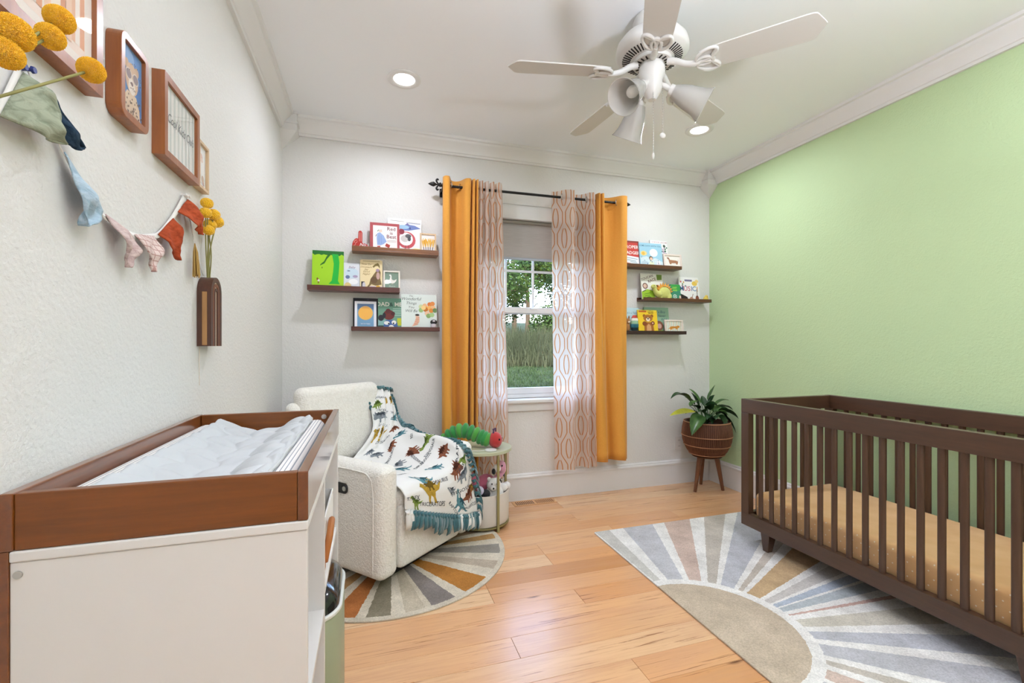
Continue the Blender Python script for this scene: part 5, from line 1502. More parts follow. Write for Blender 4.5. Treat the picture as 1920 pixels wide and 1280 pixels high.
pennant((1.312, 1.460), (1.412, 1.479), (1.375, 1.380), check_mat(), .012, 5, .014, .004, 'pink checked pennant')
pennant((1.438, 1.490), (1.533, 1.558), (1.533, 1.438), muslin('rust_muslin', '#b5512f', '#8c3a20'), .012, 6, .014, .005, 'rust pennant')
pennant((1.566, 1.586), (1.640, 1.645), (1.705, 1.552), muslin('terracotta_muslin', '#c25a36', '#9a4226'), .020, 7, .020, .006, 'terracotta pennant', .03)
mb = MB()
MB().tube([tuple(p) for p in spline([(XS, 1.690, 1.555), (XS+.004, 1.688, 1.535), (XS+.006, 1.686, 1.520)], 6)], .0015, 6).build('tassel_cord', M_BAND, bu)
rs = random.Random(2)
for k in range(46):
    a = rs.uniform(0, 2*PI); r = rs.uniform(.3, 1)*.020
    mb.tube([(XS+.008, 1.686, 1.518), (XS+.010+.3*r*math.cos(a), 1.686+.5*r*math.sin(a), 1.49), (XS+.013+.5*r*math.cos(a), 1.684+r*math.sin(a), 1.412+rs.uniform(-.004, .008))], .0014, 4)
stuff(mb.build('tassel', mat('tan_yarn', '#b8934f', .9), bu, smooth=60))
# ------------------------------------------------------------------ picture ledges
M_SHLIT = wood('ledge_lit_golden', '#8a5424', '#5f3513', 'x', .4, .2)  # golden tone is reflected light, put into the wood colour
M_SHR = wood('ledge_red', '#653426', '#43201a', 'x', .42, .2)
M_SHB = wood('ledge_brown', '#6b4026', '#452616', 'x', .42, .2)
def ledge(label, x0, x1, zt, m, lip=.034):
    """zt = top of the front lip"""
    o = thing('wall_shelf', label, 'shelf', ((x0+x1)/2, YB, zt-lip), group='picture ledges beside the window')
    zb = zt - lip
    MB().box(x0, x1, YB-.110, YB-.0005, zb, zb+.012).build('shelf_board', m, o, bevel=.0012)
    MB().box(x0, x1, YB-.012, YB-.0005, zb+.0122, zt+.004).build('back_board', m, o, bevel=.0012)
    MB().box(x0, x1, YB-.110, YB-.098, zb+.0122, zt).build('front_lip', m, o, bevel=.0012)
    return zb + .0123
Z1 = ledge('picture ledge coloured golden for reflected light, highest one left of the window', -.119, .455, 1.850, M_SHLIT)
Z2 = ledge('reddish brown picture ledge, middle one left of the window', -.392, .190, 1.580, M_SHR)
Z3 = ledge('dark red picture ledge, lowest one left of the window', -.124, .463, 1.313, M_SHR, .028)
Z4 = ledge('brown picture ledge, highest one right of the curtains', 1.905, 2.484, 1.845, M_SHB, .028)
Z5 = ledge('brown picture ledge, middle one reaching to the green wall', 2.120, 2.786, 1.577, M_SHB, .026)
Z6 = ledge('very dark picture ledge, lowest one right of the curtains', 1.950, 2.530, 1.304, mat('ledge_dark', '#3a211d', .45), .028)
YL = YB-.0975                                                   # inner face of the lips
M_PAGES = mat('book_pages', '#efeae0', .8)
def book(label, x0, x1, zb, ztop, art, cover, yb=3.200, lean=.16, th=.010, roll=0.0, rad=0.0, cate='book'):
    w = x1-x0; h = (ztop - zb)/math.cos(lean)
    o = thing('picture_book', label, cate, (x0, yb, zb + (w*math.sin(roll) if roll < 0 and False else 0)), (-lean, roll, 0))
    c = 'pages'
    MB().box(.001, w-.002, .0016, th-.0016, .002, h-.002).build('pages', M_PAGES, o, local=True)
    if rad: mb = MB().prism(rrect(w, h, rad, 5), lambda p,q:(p,0,q), lambda p,q:(p,.0015,q)); mb.prism(rrect(w, h, rad, 5), lambda p,q:(p,th-.0015,q), lambda p,q:(p,th,q))
    else: mb = MB().box(0, w, 0, .0015, 0, h); mb.box(0, w, th-.0015, th, 0, h)
    mb.box(-.0010, 0.0005, 0, th, 0, h)
    mb.build('cover', cm(cover), o, local=True)
    if art:
        A = Art(w, h, -.0001); art(A); A.build('cover_print', o)
    return o
def blobs(A, seed, n, cols, x0, y0, x1, y1, r0, r1):
    r = random.Random(seed)
    for k in range(n):
        rr_ = r.uniform(r0, r1); A.ell(r.uniform(x0, x1), r.uniform(y0, y1), rr_, rr_*r.uniform(.6, 1.2)*A.w/A.h, r.choice(cols), 9, r.uniform(0, 3))
# -- left top
def a_red(A):
    A.rect(.10, .0, .92, .90, '#f4e6e0')
    A.poly([(.24,.20),(.22,.45),(.24,.62),(.33,.66),(.46,.55),(.56,.34),(.45,.24),(.36,.20)], '#8fa6cf'); A.line([(.30,.24),(.30,.56)], .012, '#6f86b8'); A.line([(.38,.26),(.37,.54)], .012, '#6f86b8')
    A.poly([(.24,.06),(.24,.17),(.34,.18),(.35,.10),(.39,.06)], '#a5392d'); A.poly([(.50,.18),(.55,.28),(.68,.22),(.64,.11)], '#a5392d')
    for x in (.24, .29, .34): A.poly([(x,.70),(x+.05,.76),(x+.06,.74),(x+.02,.68)], '#5f7d54' if x < .3 else '#8a5a4a')
    A.circ(.36, .70, .05, '#e9c6b4'); A.line([(.22,.58),(.19,.50)], .02, '#3c3f52')
    A.text('Red', .72, .74, .19, '#6b2f3d', .02); A.text('is', .72, .60, .17, '#6b2f3d', .02); A.text('Best', .72, .46, .19, '#6b2f3d', .02)
    for y in (.38, .34): A.line([(.58,y),(.88,y)], .010, '#8a7f86')
book('picture book with a red border and a blue-coated child on the cover', -.004, .190, Z1, 2.028, a_red, '#a9484a', 3.190, .17)
def a_whale(A):
    A.poly([(.30,.72),(.40,.80),(.60,.84),(.80,.82),(.98,.74),(.80,.70),(.62,.66),(.45,.66)], '#6d7fb6'); A.poly([(.50,.82),(.58,.88),(.66,.82)], '#6f6a9c'); A.ell(.45,.76,.18,.06,'#9fc0d8'); A.poly([(.62,.70),(.66,.78),(.69,.70)], '#3c4a80')
    A.poly([(.42,.06),(.35,.04),(1,.04),(1,.14),(.80,.15)], '#efe08a')
    A.circ(.55,.38,.27,'#c8545a'); A.circ(.53,.41,.21,'#efeae6'); A.ell(.50,.42,.12,.10,'#c9c3be'); A.ell(.60,.50,.09,.06,'#5d5a5a'); A.ell(.63,.42,.05,.07,'#48484c')
    A.line([(.52,.22),(.50,.08)], .02, '#7a4a3a'); A.line([(.60,.22),(.64,.06)], .02, '#7a4a3a'); A.circ(.40,.62,.09,'#8c2b3a')
    for y, c in ((.93,'#9a938c'),(.90,'#9a938c'),(.88,'#8fa0c4')): A.line([(.08 if y > .92 else .55,y),(.48 if y > .92 else .97,y-.01)], .012, c)
book('tall white picture book with a blue whale and a duck, behind the red-bordered book', .113, .343, Z1, 2.075, a_whale, '#eeedea', 3.214, .15)
def a_pencil(A):
    r = random.Random(3)
    for k, x in enumerate((.20,.34,.48,.62,.78)):
        A.line([(x,.0),(x+(x-.48)*.25,.34)], .055, '#5c4752')
        for j in range(6):
            d = (j-2.5)*.05; A.line([(x+(x-.48)*.25,.30),(x+(x-.48)*.5+d,.62+r.uniform(0,.2))], .05, r.choice(['#e8b23e','#efc668','#d99a2a']))
picture('desk_picture', 'small pale wooden frame with yellow flowers on dark stems on a shelf', (.331, 3.205, Z1), 0, .112, .148, .012, .010, M_FRAMEP, '#f3ece6', a_pencil, lean=.15, inset=.004)
hd = thing('foam_hand', 'red pointing foam hand toy at the left end of the highest left shelf', 'toy', (-.118, 3.200, Z1))
hp_ = [(.0,0),(.108,0),(.108,.03),(.086,.045),(.064,.050),(.0645,.122),(.058,.134),(.048,.136),(.039,.128),(.037,.078),(.028,.082),(.017,.076),(.006,.060),(.0,.040)]
mb = MB().prism(hp_, lambda p,q:(-.118+p, 3.199+.16*q, Z1+.0003+q), lambda p,q:(-.118+p, 3.217+.16*q, Z1+.0003+q)); mb.build('hand', cm('#b5342c', .7), hd, bevel=.003, seg=3)
A = Art(1, 1, 3.1985-YB*0, .0003)
mb = MB()
for pts, c in (([(.012,.048),(.014,.060),(.024,.068),(.032,.066)],0),([(.020,.040),(.024,.052),(.034,.056)],0),([(.046,.060),(.046,.122)],0),([(.056,.060),(.056,.122)],0),([(.010,.030),(.022,.036)],0)):
    mb.tube([(-.118+x, 3.1985+.16*z, Z1+z) for x, z in pts], .0011, 5)
mb.build('finger_line', cm('#f1c9bd'), hd)
vs, fs = text2d('No.1', .02, .3)
mb = MB(); mb.add([(-.118+.076+x*.030, 3.1985, Z1+.026+y*.030) for x, y in vs], fs); mb.build('lettering', cm('#f4f0ee'), hd)
# -- left middle
def a_tree(A):
    r = random.Random(9)
    A.poly([(0,1),(1,1)] + [(1-k/14, .90 + .025*math.sin(k*2.3) - (.02 if k % 3 == 0 else 0)) for k in range(15)], '#27702e')
    A.poly([(.62,.92),(.82,.92),(.86,.70),(.84,.40),(.82,.22),(.88,.13),(.52,.13),(.62,.22),(.66,.45),(.68,.66)], '#23b43c')
    A.poly([(.60,.92),(.46,.78),(.38,.66),(.24,.60),(.26,.64),(.37,.72),(.44,.84),(.50,.92)], '#2c6f22')
    A.ell(.31,.55,.016,.022,'#5a7a1c'); A.ell(.17,.25,.03,.035,'#8a5a2a'); A.ell(.21,.21,.035,.03,'#e6e0cf'); A.ell(.20,.16,.02,.03,'#8a5a2a')
book('lime green picture book with a tree on the cover', -.366, -.172, Z2, 1.816, a_tree, '#a2d427', 3.190, .16)
def a_silver(A):
    A.ell(.5,.62,.42,.2,'#c9dbe6'); A.ell(.25,.15,.22,.12,'#e3c98a'); A.ell(.6,.3,.3,.1,'#f4f4f4'); A.text('Baby', .5, .80, .22, '#8a6f86', 0, .3); A.ell(.24,.47,.14,.07,'#6f7fa6'); A.ell(.72,.50,.16,.05,'#a899b4'); A.ell(.3,.70,.10,.02,'#6d7f98')
book('shiny silver white picture book between the lime green and beige books', -.171, -.071, Z2, 1.742, a_silver, '#dcdfe4', 3.196, .16)
def a_dinob(A):
    A.line([(.12,.95),(.88,.95)], .02, '#8d7a55')
    A.poly([(.55,.78),(.66,.86),(.80,.90),(.88,.82),(.88,.72),(.80,.80),(.70,.80),(.60,.74)], '#83703f')
    A.poly([(.86,.70),(.92,.60),(.90,.40),(.96,.20),(.70,.16),(.50,.20),(.36,.08),(.20,.02),(.40,.20),(.46,.36),(.60,.52),(.72,.64)], '#7d6640')
    A.ell(.62,.34,.16,.11,'#6a5136'); A.ell(.80,.48,.08,.12,'#c9a49a'); A.ell(.78,.66,.08,.05,'#a58aa0')
    A.rect(.45,.0,.98,.14,'#d6bcc9'); A.ell(.80,.10,.10,.07,'#e0ac3a'); A.rect(.05,.05,.20,.28,'#3a3536'); A.ell(.17,.16,.07,.10,'#cfc9cf')
    for k, (wd, y) in enumerate((('How Do',.82),('Dinosaurs',.73),('Say',.65),('Good',.58),('Night?',.50))): A.text(wd, .27, y, .125, '#8a6a35', 0, .25)
book('beige picture book with a brown dinosaur on the cover', -.068, .077, Z2, 1.771, a_dinob, '#ead6a8', 3.194, .16, rad=.012)
def a_goose(A):
    A.rect(0,0,1,1,'#7f9683')
    A.poly([(.30,.83),(.36,.88),(.46,.86),(.50,.76),(.49,.64),(.55,.56),(.68,.54),(.86,.62),(.80,.48),(.68,.38),(.50,.36),(.36,.42),(.31,.52),(.36,.64),(.40,.76)], '#ebe8df'); A.line([(.48,.36),(.47,.30)], .025, '#d9c9a8'); A.line([(.56,.36),(.57,.30)], .025, '#d9c9a8')
    A.text('silly goose', .52, .17, .115, '#eceadf', .01)
picture('desk_picture', 'small cream frame with a white goose on sage green', (.083, 3.204, Z2), 0, .111, .142, .012, .010, mat('cream_frame', '#e6dccd', .5), '#7f9683', a_goose, lean=.15, inset=.004)
# -- left bottom
book('plain dark black-backed book behind the framed sun print', -.113, .048, Z3, 1.510, None, '#232127', 3.226, .13, .008)
def a_sun(A):
    A.rect(.09,.06,.91,.94,'#6f9ec0'); A.rect(.09,.72,.91,.94,'#4d6f97'); A.circ(.50,.58,.37,'#e6b356'); A.circ(.50,.58,.33,'#f2b441'); A.poly([(.27,.76),(.73,.76),(.62,.82),(.5,.835),(.38,.82)], '#d99a3f')
    A.text("let's be happy", .5, .15, .085, '#eef1f2', .012)
picture('desk_picture', 'white framed print of an orange sun on blue on the lowest left shelf', (-.103, 3.198, Z3), 0, .140, .188, .012, .005, mat('white_frame', '#eeedf2', .45), '#eeeef2', a_sun, lean=.15, inset=.004)
def a_dad(A):
    A.rect(0,0,.38,.30,'#8ab4b0'); A.rect(0,.0,.25,.12,'#23463f'); A.rect(.80,.12,1,.36,'#c5c93a')
    for k in range(4): A.rect(.62,.44+k*.07,.98,.47+k*.07,'#a3c0ae')
    A.ell(.45,.46,.24,.16,'#6e2f2a'); A.circ(.42,.58,.11,'#5d2a2a'); A.circ(.62,.50,.09,'#4d2323'); A.ell(.12,.36,.12,.10,'#2a2d33'); A.ell(.25,.44,.07,.09,'#2a2d33')
    A.poly([(.22,.0),(.24,.22),(.34,.30),(.62,.30),(.80,.22),(.84,.0)], '#47659c')
    A.ell(.36,.20,.12,.06,'#f2f1ec'); A.ell(.66,.22,.10,.065,'#f2f1ec'); A.circ(.44,.18,.035,'#1d1d22'); A.circ(.64,.19,.035,'#1d1d22'); A.ell(.55,.07,.11,.07,'#f2f1ec'); A.circ(.52,.03,.04,'#1d1d22')
    A.text('DAD', .20, .74, .26, '#eceade', .03); A.text('&', .55, .74, .24, '#24403c', .03); A.text('ME', .85, .74, .26, '#eceade', .03)
book('green picture book with large white capital letters and cartoon animals', .049, .207, Z3, 1.513, a_dad, '#6f9a84', 3.205, .15)
def a_wonder(A):
    for wd, y, sz in (('The',.93,.07),('Wonderful',.83,.125),('Things',.71,.115),('You',.60,.105),('Will Be',.49,.115)): A.text(wd, .27, y, sz, '#56605a', 0, .3)
    r = random.Random(6)
    for x, y, c in ((.55,.65,'#cfd6a0'),(.55,.55,'#9fbf7c'),(.66,.68,'#e8b98a'),(.72,.60,'#f0a94a'),(.80,.72,'#d9793a'),(.88,.74,'#e08e4a'),(.80,.62,'#f0b765'),(.90,.62,'#eebb86'),(.68,.57,'#c9772e'),(.84,.54,'#dd8a3a'),(.72,.46,'#f2c9a4'),(.76,.39,'#8fb06a'),(.86,.42,'#a9c98a'),(.95,.55,'#6f8f5a'),(.62,.62,'#f0cf8a')): A.circ(x, y, .068, c, 14)
    A.poly([(.28,.08),(.36,.20),(.40,.34),(.50,.36),(.50,.22),(.42,.12)], '#eec9ac'); A.circ(.44,.37,.05,'#efc7a8')
    A.ell(.44,.41,.06,.03,'#3b332f')
    for k in range(5): A.line([(.33+k*.02,.12+k*.05),(.46+k*.01,.15+k*.045)], .014, '#c05a3a')
    A.line([(.30,.03),(.66,.03)], .012, '#b4a796')
book('large white picture book with a bunch of coloured balloons', .204, .448, Z3, 1.545, a_wonder, '#dfe8e1', 3.196, .16)
t = thing('hedgehog_figurine', 'tiny black and white rounded animal figurine in front of the white balloon book', 'figurine', (.422, 3.189, Z3))
mb = MB(); mb.ball((.422, 3.1895, Z3+.0255), (.020, .0068, .0245), 14, 10); mb.build('body', mat('figurine_grey', '#c9c1c4', .5), t, smooth=180)
mb = MB(); mb.ball((.423, 3.1895, Z3+.052), (.024, .0070, .018), 14, 10); mb.build('head', mat('figurine_black', '#17161a', .4), t, smooth=180)
mb = MB(); mb.ball((.423, 3.1825, Z3+.060), (.010, .002, .005), 10, 6); mb.build('face', mat('figurine_white', '#e9e7ea', .5), t, smooth=180)
# -- right top
def a_badge(A):
    A.rect(0,.93,1,1,'#8a4035'); A.poly([(0,0),(1,0),(1,.14),(0,.30)], '#df5a34')
    A.text('PROPER', .60, .70, .205, '#f4e6de', .05); A.text('BADGER', .62, .47, .20, '#f4e6de', .05)
    A.poly([(.28,.14),(.30,.42),(.94,.36),(.94,.06)], '#eef0f0'); A.line([(.36,.33),(.88,.28)], .035, '#9db3bd'); A.line([(.36,.25),(.80,.20)], .035, '#9db3bd'); A.line([(.5,.18),(.84,.14)], .03, '#9db3bd')
    A.ell(.03,.55,.10,.08,'#eee7e0'); A.circ(.12,.50,.06,'#17171a')
book('red picture book with white capital letters half hidden by the orange curtain', 1.922, 2.108, Z4, 2.042, a_badge, '#c8443a', 3.204, .15)
def a_bluebk(A):
    A.text('SOME DAYS WITH YOU', .5, .85, .092, '#3f6f8c', .012)
    A.ell(.62,.60,.18,.17,'#e9edef'); A.ell(.18,.56,.14,.10,'#e9cf8a'); A.ell(.16,.55,.07,.07,'#e2b44e')
    A.poly([(.02,0),(.02,.38),(.3,.44),(.5,.34),(.7,.38),(1,.22),(1,0)], '#cfdfe4'); A.circ(.48,.36,.085,'#5d4436'); A.circ(.49,.34,.062,'#e8c6ab'); A.ell(.50,.14,.10,.12,'#dfe6c9'); A.poly([(.70,.02),(.74,.26),(.86,.26),(.92,.02)], '#eceaf0'); A.line([(.80,.30),(.80,.12)], .02, '#5d6470')
    A.ell(.2,.14,.16,.10,'#b9cbd6'); blobs(A, 8, 16, ['#7fa0b8','#e8edee','#5d7f98','#d6c9a4'], .05, .05, .95, .40, .012, .03)
book('light blue picture book with a child under a white cloud, slightly tilted', 2.100, 2.316, Z4, 2.030, a_bluebk, '#9fcadb', 3.190, .15, th=.012)
def a_white2(A):
    A.text('A BOOK LIKE ME', .55, .91, .12, '#c9a0a0', .01); blobs(A, 12, 14, ['#5f8f6c','#3f6f54','#8a6f86','#b7a0b4','#4d5d4f'], .60, .45, .98, .82, .04, .075)
book('white picture book with green leaf shapes, behind the light blue book', 2.226, 2.392, Z4, 2.064, a_white2, '#eeecea', 3.218, .13)
def a_dachs(A):
    A.poly([(.12,.80),(.20,.86),(.28,.82),(.34,.62),(.76,.58),(.84,.50),(.88,.72),(.86,.40),(.82,.22),(.74,.20),(.70,.32),(.44,.30),(.40,.20),(.32,.20),(.27,.40),(.24,.68)], '#ad7658'); A.ell(.22,.74,.04,.08,'#7f5340')
picture('desk_picture', 'small pale frame with a brown dachshund', (2.322, 3.196, Z4), 0, .178, .118, .012, .014, mat('pale_pink_frame', '#e6d5ca', .5), '#f3ebe2', a_dachs, lean=.14, inset=.004)
# -- right middle
def a_mon(A):
    A.poly([(0,0),(.0,.30),(.25,.40),(.55,.34),(.60,0)], '#9dc437'); A.poly([(.72,.98),(.98,.98),(.96,.78),(.74,.76)], '#6f8a3a'); A.circ(.17,.52,.12,'#6d4038'); A.circ(.17,.52,.085,'#d9b8a4')
    A.text('TOUCAN', .30, .80, .14, '#5a3a3a', .02, 0, .35); A.text('RACE', .52, .70, .16, '#6d3a36', .02, 0, .35); A.line([(.05,.30),(.20,.37)], .03, '#4a4a3a'); A.ell(.70,.42,.22,.16,'#7a4a36'); A.ell(.32,.06,.12,.06,'#4f7a24')
    A.line([(.10,.20),(.38,.26)], .02, '#5f8a20'); A.line([(.12,.13),(.36,.17)], .02, '#5f8a20')
book('white and green picture book at the left end of the middle right shelf', 2.132, 2.342, Z5, 1.782, a_mon, '#eceae0', 3.214, .14)
pd = thing('plush_dinosaur', 'pale yellow-green dinosaur soft toy with an orange spiny back on the middle right shelf', 'soft toy', (2.31, 3.200, Z5))
M_PY = mat('yellow_green_plush', '#cfcf74', .95, bump=(170, .4, .004), sheen=.3)
M_PO = mat('orange_felt', '#dc9a37', .95, sheen=.2)
mb = MB(); mb.ball((2.335, 3.205, Z5+.058), (.062, .022, .052), 18, 12); mb.ball((2.375, 3.205, Z5+.03), (.034, .02, .03), 12, 8)
mb.tube([tuple(p) for p in spline([(2.29,3.203,Z5+.045),(2.262,3.200,Z5+.050),(2.243,3.199,Z5+.075),(2.236,3.198,Z5+.102)], 12)], [.030,.029,.028,.026,.024,.022,.020,.019,.018,.017,.017,.017,.018], 10)
mb.ball((2.228, 3.197, Z5+.106), (.026, .018, .019), 14, 10)
mb.build('body', M_PY, pd, smooth=180)
for x in (2.292, 2.372):
    mb = MB(); mb.ball((x, 3.197, Z5+.0145), (.019, .0135, .0142), 12, 8); mb.build('foot', M_PY, pd, smooth=180)
mb = MB()
for k in range(9):
    a = PI*(.82 - k*.095); cx = 2.335+.058*math.cos(a); cz = Z5+.060+.050*math.sin(a); dx, dz = math.cos(a), math.sin(a)
    mb.cyl((cx, 3.207, cz), (cx+dx*.034, 3.210, cz+dz*.034), .014, .002, 8)
mb.build('back_spines', M_PO, pd, smooth=50)
mb = MB(); mb.ball((2.221, 3.1800, Z5+.113), .0035, 8, 6); mb.build('eye', M_EYE, pd, smooth=180)
def a_gb(A):
    A.poly([(.06,1),(1,1),(1,.66),(.5,.56),(.1,.62)], '#3fa24c'); A.text('JUST', .45, .74, .22, '#c7e86a', .02); A.text('ADD', .45, .58, .20, '#c7e86a', .02); A.circ(.38,.24,.19,'#e4efe6'); A.circ(.38,.24,.13,'#2f7a63'); A.circ(.38,.24,.06,'#e4efe6'); A.rect(.82,.05,1,.30,'#e2c6b4')
book('small green square book in the middle of the middle right shelf', 2.404, 2.500, Z5, 1.698, a_gb, '#3d8a6c', 3.199, .15)
def a_mus(A):
    for ch_, x, c in (('M',.10,'#3f5f8a'),('U',.30,'#c85a72'),('S',.48,'#b94a6a'),('I',.61,'#5a5f9c'),('C',.74,'#4f7fae'),('!',.90,'#d0922f')): A.text(ch_, x, .42, .30, c, .025)
    A.poly([(0,0),(0,.30),(.16,.24),(.36,.16),(.40,0)], '#2d2423'); A.rect(.28,.82,.66,.90,'#7a7090'); A.ell(.78,.74,.14,.10,'#e9c45a'); A.ell(.90,.84,.09,.07,'#eed089'); A.ell(.86,.10,.09,.14,'#8a4a36'); A.line([(.86,.18),(.88,.52)], .03, '#4a2f28'); A.ell(.56,.08,.10,.09,'#b98a78'); A.line([(.58,.12),(.66,.30)], .03, '#8a6a58')
    for x, y, c in ((.08,.80,'#c85a5a'),(.16,.70,'#6a8a5a'),(.22,.78,'#c8a05a'),(.30,.62,'#5f7f8a'),(.14,.62,'#8a5f7a')): A.ell(x, y, .035, .045, c, 8)
book('white picture book with colourful capital letters and musical instruments', 2.502, 2.700, Z5, 1.768, a_mus, '#efecea', 3.208, .14)
t = thing('plush_chick', 'tiny yellow chick toy at the right end of the middle right shelf', 'toy', (2.755, 3.205, Z5))
mb = MB(); mb.ball((2.755, 3.205, Z5+.0205), (.024, .018, .0202), 14, 10); mb.ball((2.758, 3.202, Z5+.040), (.015, .014, .014), 12, 8); mb.build('body', mat('chick_yellow', '#e3c75c', .9, bump=(170, .4, .003)), t, smooth=180)
mb = MB(); mb.cyl((2.755, 3.190, Z5+.038), (2.754, 3.181, Z5+.036), .004, .001, 8); mb.build('beak', mat('chick_beak', '#c98a2f', .6), t)
# -- right bottom
def a_lb(A): A.text("It's a Tale", .55, .76, .15, '#4f7f9c', 0, .2); A.ell(.3,.3,.2,.2,'#d8dfd6'); A.ell(.14,.5,.12,.1,'#c9d9e0')
book('pale blue picture book half hidden behind the orange curtain on the lowest right shelf', 1.965, 2.120, Z6, 1.494, a_lb, '#c4dfe6', 3.222, .13)
tt = thing('stacking_boat', 'small stack of coloured cups, teal, green, cream and red, on the lowest right shelf', 'toy', (2.050, 3.203, Z6))
z = Z6 + .0003
for r0, r1, h_, c in ((.022,.030,.040,'#1f3a44'),(.036,.038,.030,'#2f6f80'),(.035,.033,.026,'#9dbf9c'),(.034,.030,.022,'#efe9dc'),(.029,.016,.024,'#c2493a')):
    mb = MB(); mb.lathe([(0,0),(r0*.9,0),(r0,.002),(r1,h_-.002),(r1*.9,h_-.0002),(0,h_-.0002)], (2.050, 3.2035, z), 28)
    for i, p in enumerate(mb.v): mb.v[i] = (p[0], 3.2035 + (p[1]-3.2035)*.46, p[2])
    mb.build('cup', cm(c, .5), tt, smooth=40); z += h_
t = thing('plush_deer', 'brown soft toy peeping from behind the orange curtain on the lowest right shelf', 'soft toy', (1.985, 3.203, Z6))
mb = MB(); mb.ball((1.982, 3.203, Z6+.040), (.026, .0165, .0398), 12, 8); mb.ball((1.985, 3.200, Z6+.092), (.022, .0165, .024), 12, 8); mb.ball((1.972, 3.202, Z6+.122), (.007, .006, .016), 8, 6); mb.ball((1.998, 3.202, Z6+.122), (.007, .006, .016), 8, 6)
mb.build('body', mat('fawn_plush', '#a8784a', .95, bump=(170, .4, .003)), t, smooth=180)
mb = MB(); mb.ball((1.988, 3.186, Z6+.086), (.010, .005, .008), 10, 6); mb.build('muzzle', mat('fawn_light', '#e6d6c2', .9), t, smooth=180)
def a_bear(A):
    A.rect(.0,.93,1,1,'#f2d84a'); A.poly([(.04,.90),(.44,.90),(.46,.97),(.05,.97)], '#c4632c'); A.text('LITTLE', .66, .90, .105, '#5f4a1c', .015); A.text('BEAR', .68, .83, .115, '#3a2c16', .02)
    A.poly([(.28,0),(.30,.36),(.40,.46),(.64,.46),(.76,.36),(.80,0)], '#a5662c'); A.poly([(.40,0),(.42,.30),(.53,.40),(.64,.30),(.66,0)], '#d6a06c')
    A.circ(.32,.74,.075,'#9a5f26'); A.circ(.72,.74,.075,'#9a5f26'); A.ell(.51,.64,.24,.16,'#b0712f'); A.ell(.51,.58,.105,.085,'#f0dcc0'); A.ell(.51,.615,.045,.03,'#2a1a14'); A.ell(.32,.40,.12,.10,'#8a4a24'); A.ell(.74,.42,.10,.09,'#7d3f24'); A.circ(.74,.42,.04,'#e2b896'); A.circ(.42,.68,.022,'#2a1a14'); A.circ(.60,.68,.022,'#2a1a14')
book('bright yellow picture book with a brown bear on the cover', 2.085, 2.268, Z6, 1.476, a_bear, '#efc72f', 3.190, .13, th=.010, rad=.008)
def a_g2(A): A.text('If a Boy', .66, .78, .13, '#37506c', 0, .15); A.text('Never', .70, .63, .125, '#37506c', 0, .15); A.text('Wild', .78, .49, .125, '#37506c', 0, .15); A.circ(.56,.28,.18,'#8a5a44'); A.circ(.58,.27,.09,'#d6a89a'); A.rect(.40,0,1,.10,'#93a83a'); A.ell(.15,.6,.15,.3,'#8fa86a')
book('muted green picture book behind the yellow bear book', 2.168, 2.406, Z6, 1.503, a_g2, '#8fb096', 3.222, .13)
def a_tig(A):
    for k in range(9): A.rect(.02+k*.11, 0, .02+k*.11+.045, 1, '#c3cfc0' if k % 2 else '#cdbfa0')
    A.poly([(.24,.20),(.22,.38),(.34,.50),(.60,.50),(.76,.58),(.86,.54),(.84,.38),(.74,.34),(.72,.22),(.62,.22),(.58,.32),(.42,.30),(.38,.18)], '#d68f36'); A.line([(.24,.36),(.14,.24)], .03, '#d68f36')
    for k in range(4): A.line([(.36+k*.1,.48),(.38+k*.1,.36)], .015, '#a5641f')
picture('desk_picture', 'small pale frame with an orange tiger on stripes', (2.334, 3.196, Z6), 0, .180, .110, .012, .011, mat('pale_pink_frame', ''), '#efeadf', a_tig, lean=.14, inset=.004)

# ------------------------------------------------------------------ outside the window
def grass_mat(name, a, b_, c):
    m, t = newmat(name); v = t.coord('Object')
    n = t.noise(v, 1.1, 5, .65); n2 = t.noise(v, 30, 3)
    col = t.ramp(t.math('ADD', t.math('MULTIPLY', n, .6), t.math('MULTIPLY', n2, .4)), [(.35, lin(a)), (.5, lin(b_)), (.66, lin(c))])
    t.l.new(col, t.b.inputs['Base Color']); t.b.inputs['Roughness'].default_value = .9; t.b.inputs['Specular IOR Level'].default_value = .1
    return m
def gz(x, y):
    t = max(0.0, y-4.5)
    return -.42 + .088*t + .09*noise.noise(Vector((x*.25, y*.25, 0))) + (max(0, y-15)*.02)
lw = MB().grid(lambda u, v: Vector(((u-.5)*44+6, 3.7+v*36, gz((u-.5)*44+6, 3.7+v*36))), 90, 90).build('lawn_ground', grass_mat('lawn', '#161e12', '#1e2916', '#2a361f'), smooth=180)
struct(lw)
M_BLADE_G = grass_mat('grass_blades', '#172313', '#212f1a', '#2f3e23')
M_BLADE_T = grass_mat('tall_grass', '#1b2014', '#272d1e', '#393c2a')
rg = random.Random(21)
def window_cone(y):
    """x range that can be seen through the window at depth y, with room to spare for side steps"""
    return (.24*y - .22*(y-3.3) - .6, .50*y + .22*(y-3.3) + .6)
mb = MB()
for k in range(26000):
    y = 6.0 + (rg.random()**1.4)*10.5; a, b_ = window_cone(y); x = rg.uniform(a, b_)
    z = gz(x, y); h = rg.uniform(.035, .085); w = rg.uniform(.006, .012)*(1+y/16); ang = rg.uniform(0, PI); dx, dy = math.cos(ang)*w, math.sin(ang)*w; lx, ly = rg.uniform(-.04, .04), rg.uniform(-.04, .04)
    mb.add([(x-dx, y-dy, z-.01), (x+dx, y+dy, z-.01), (x+lx, y+ly, z+h)], [(0, 1, 2)])
tag(stuff(mb.build('lawn_grass', M_BLADE_G)), 'short green lawn grass seen through the window', 'grass')
mb = MB()
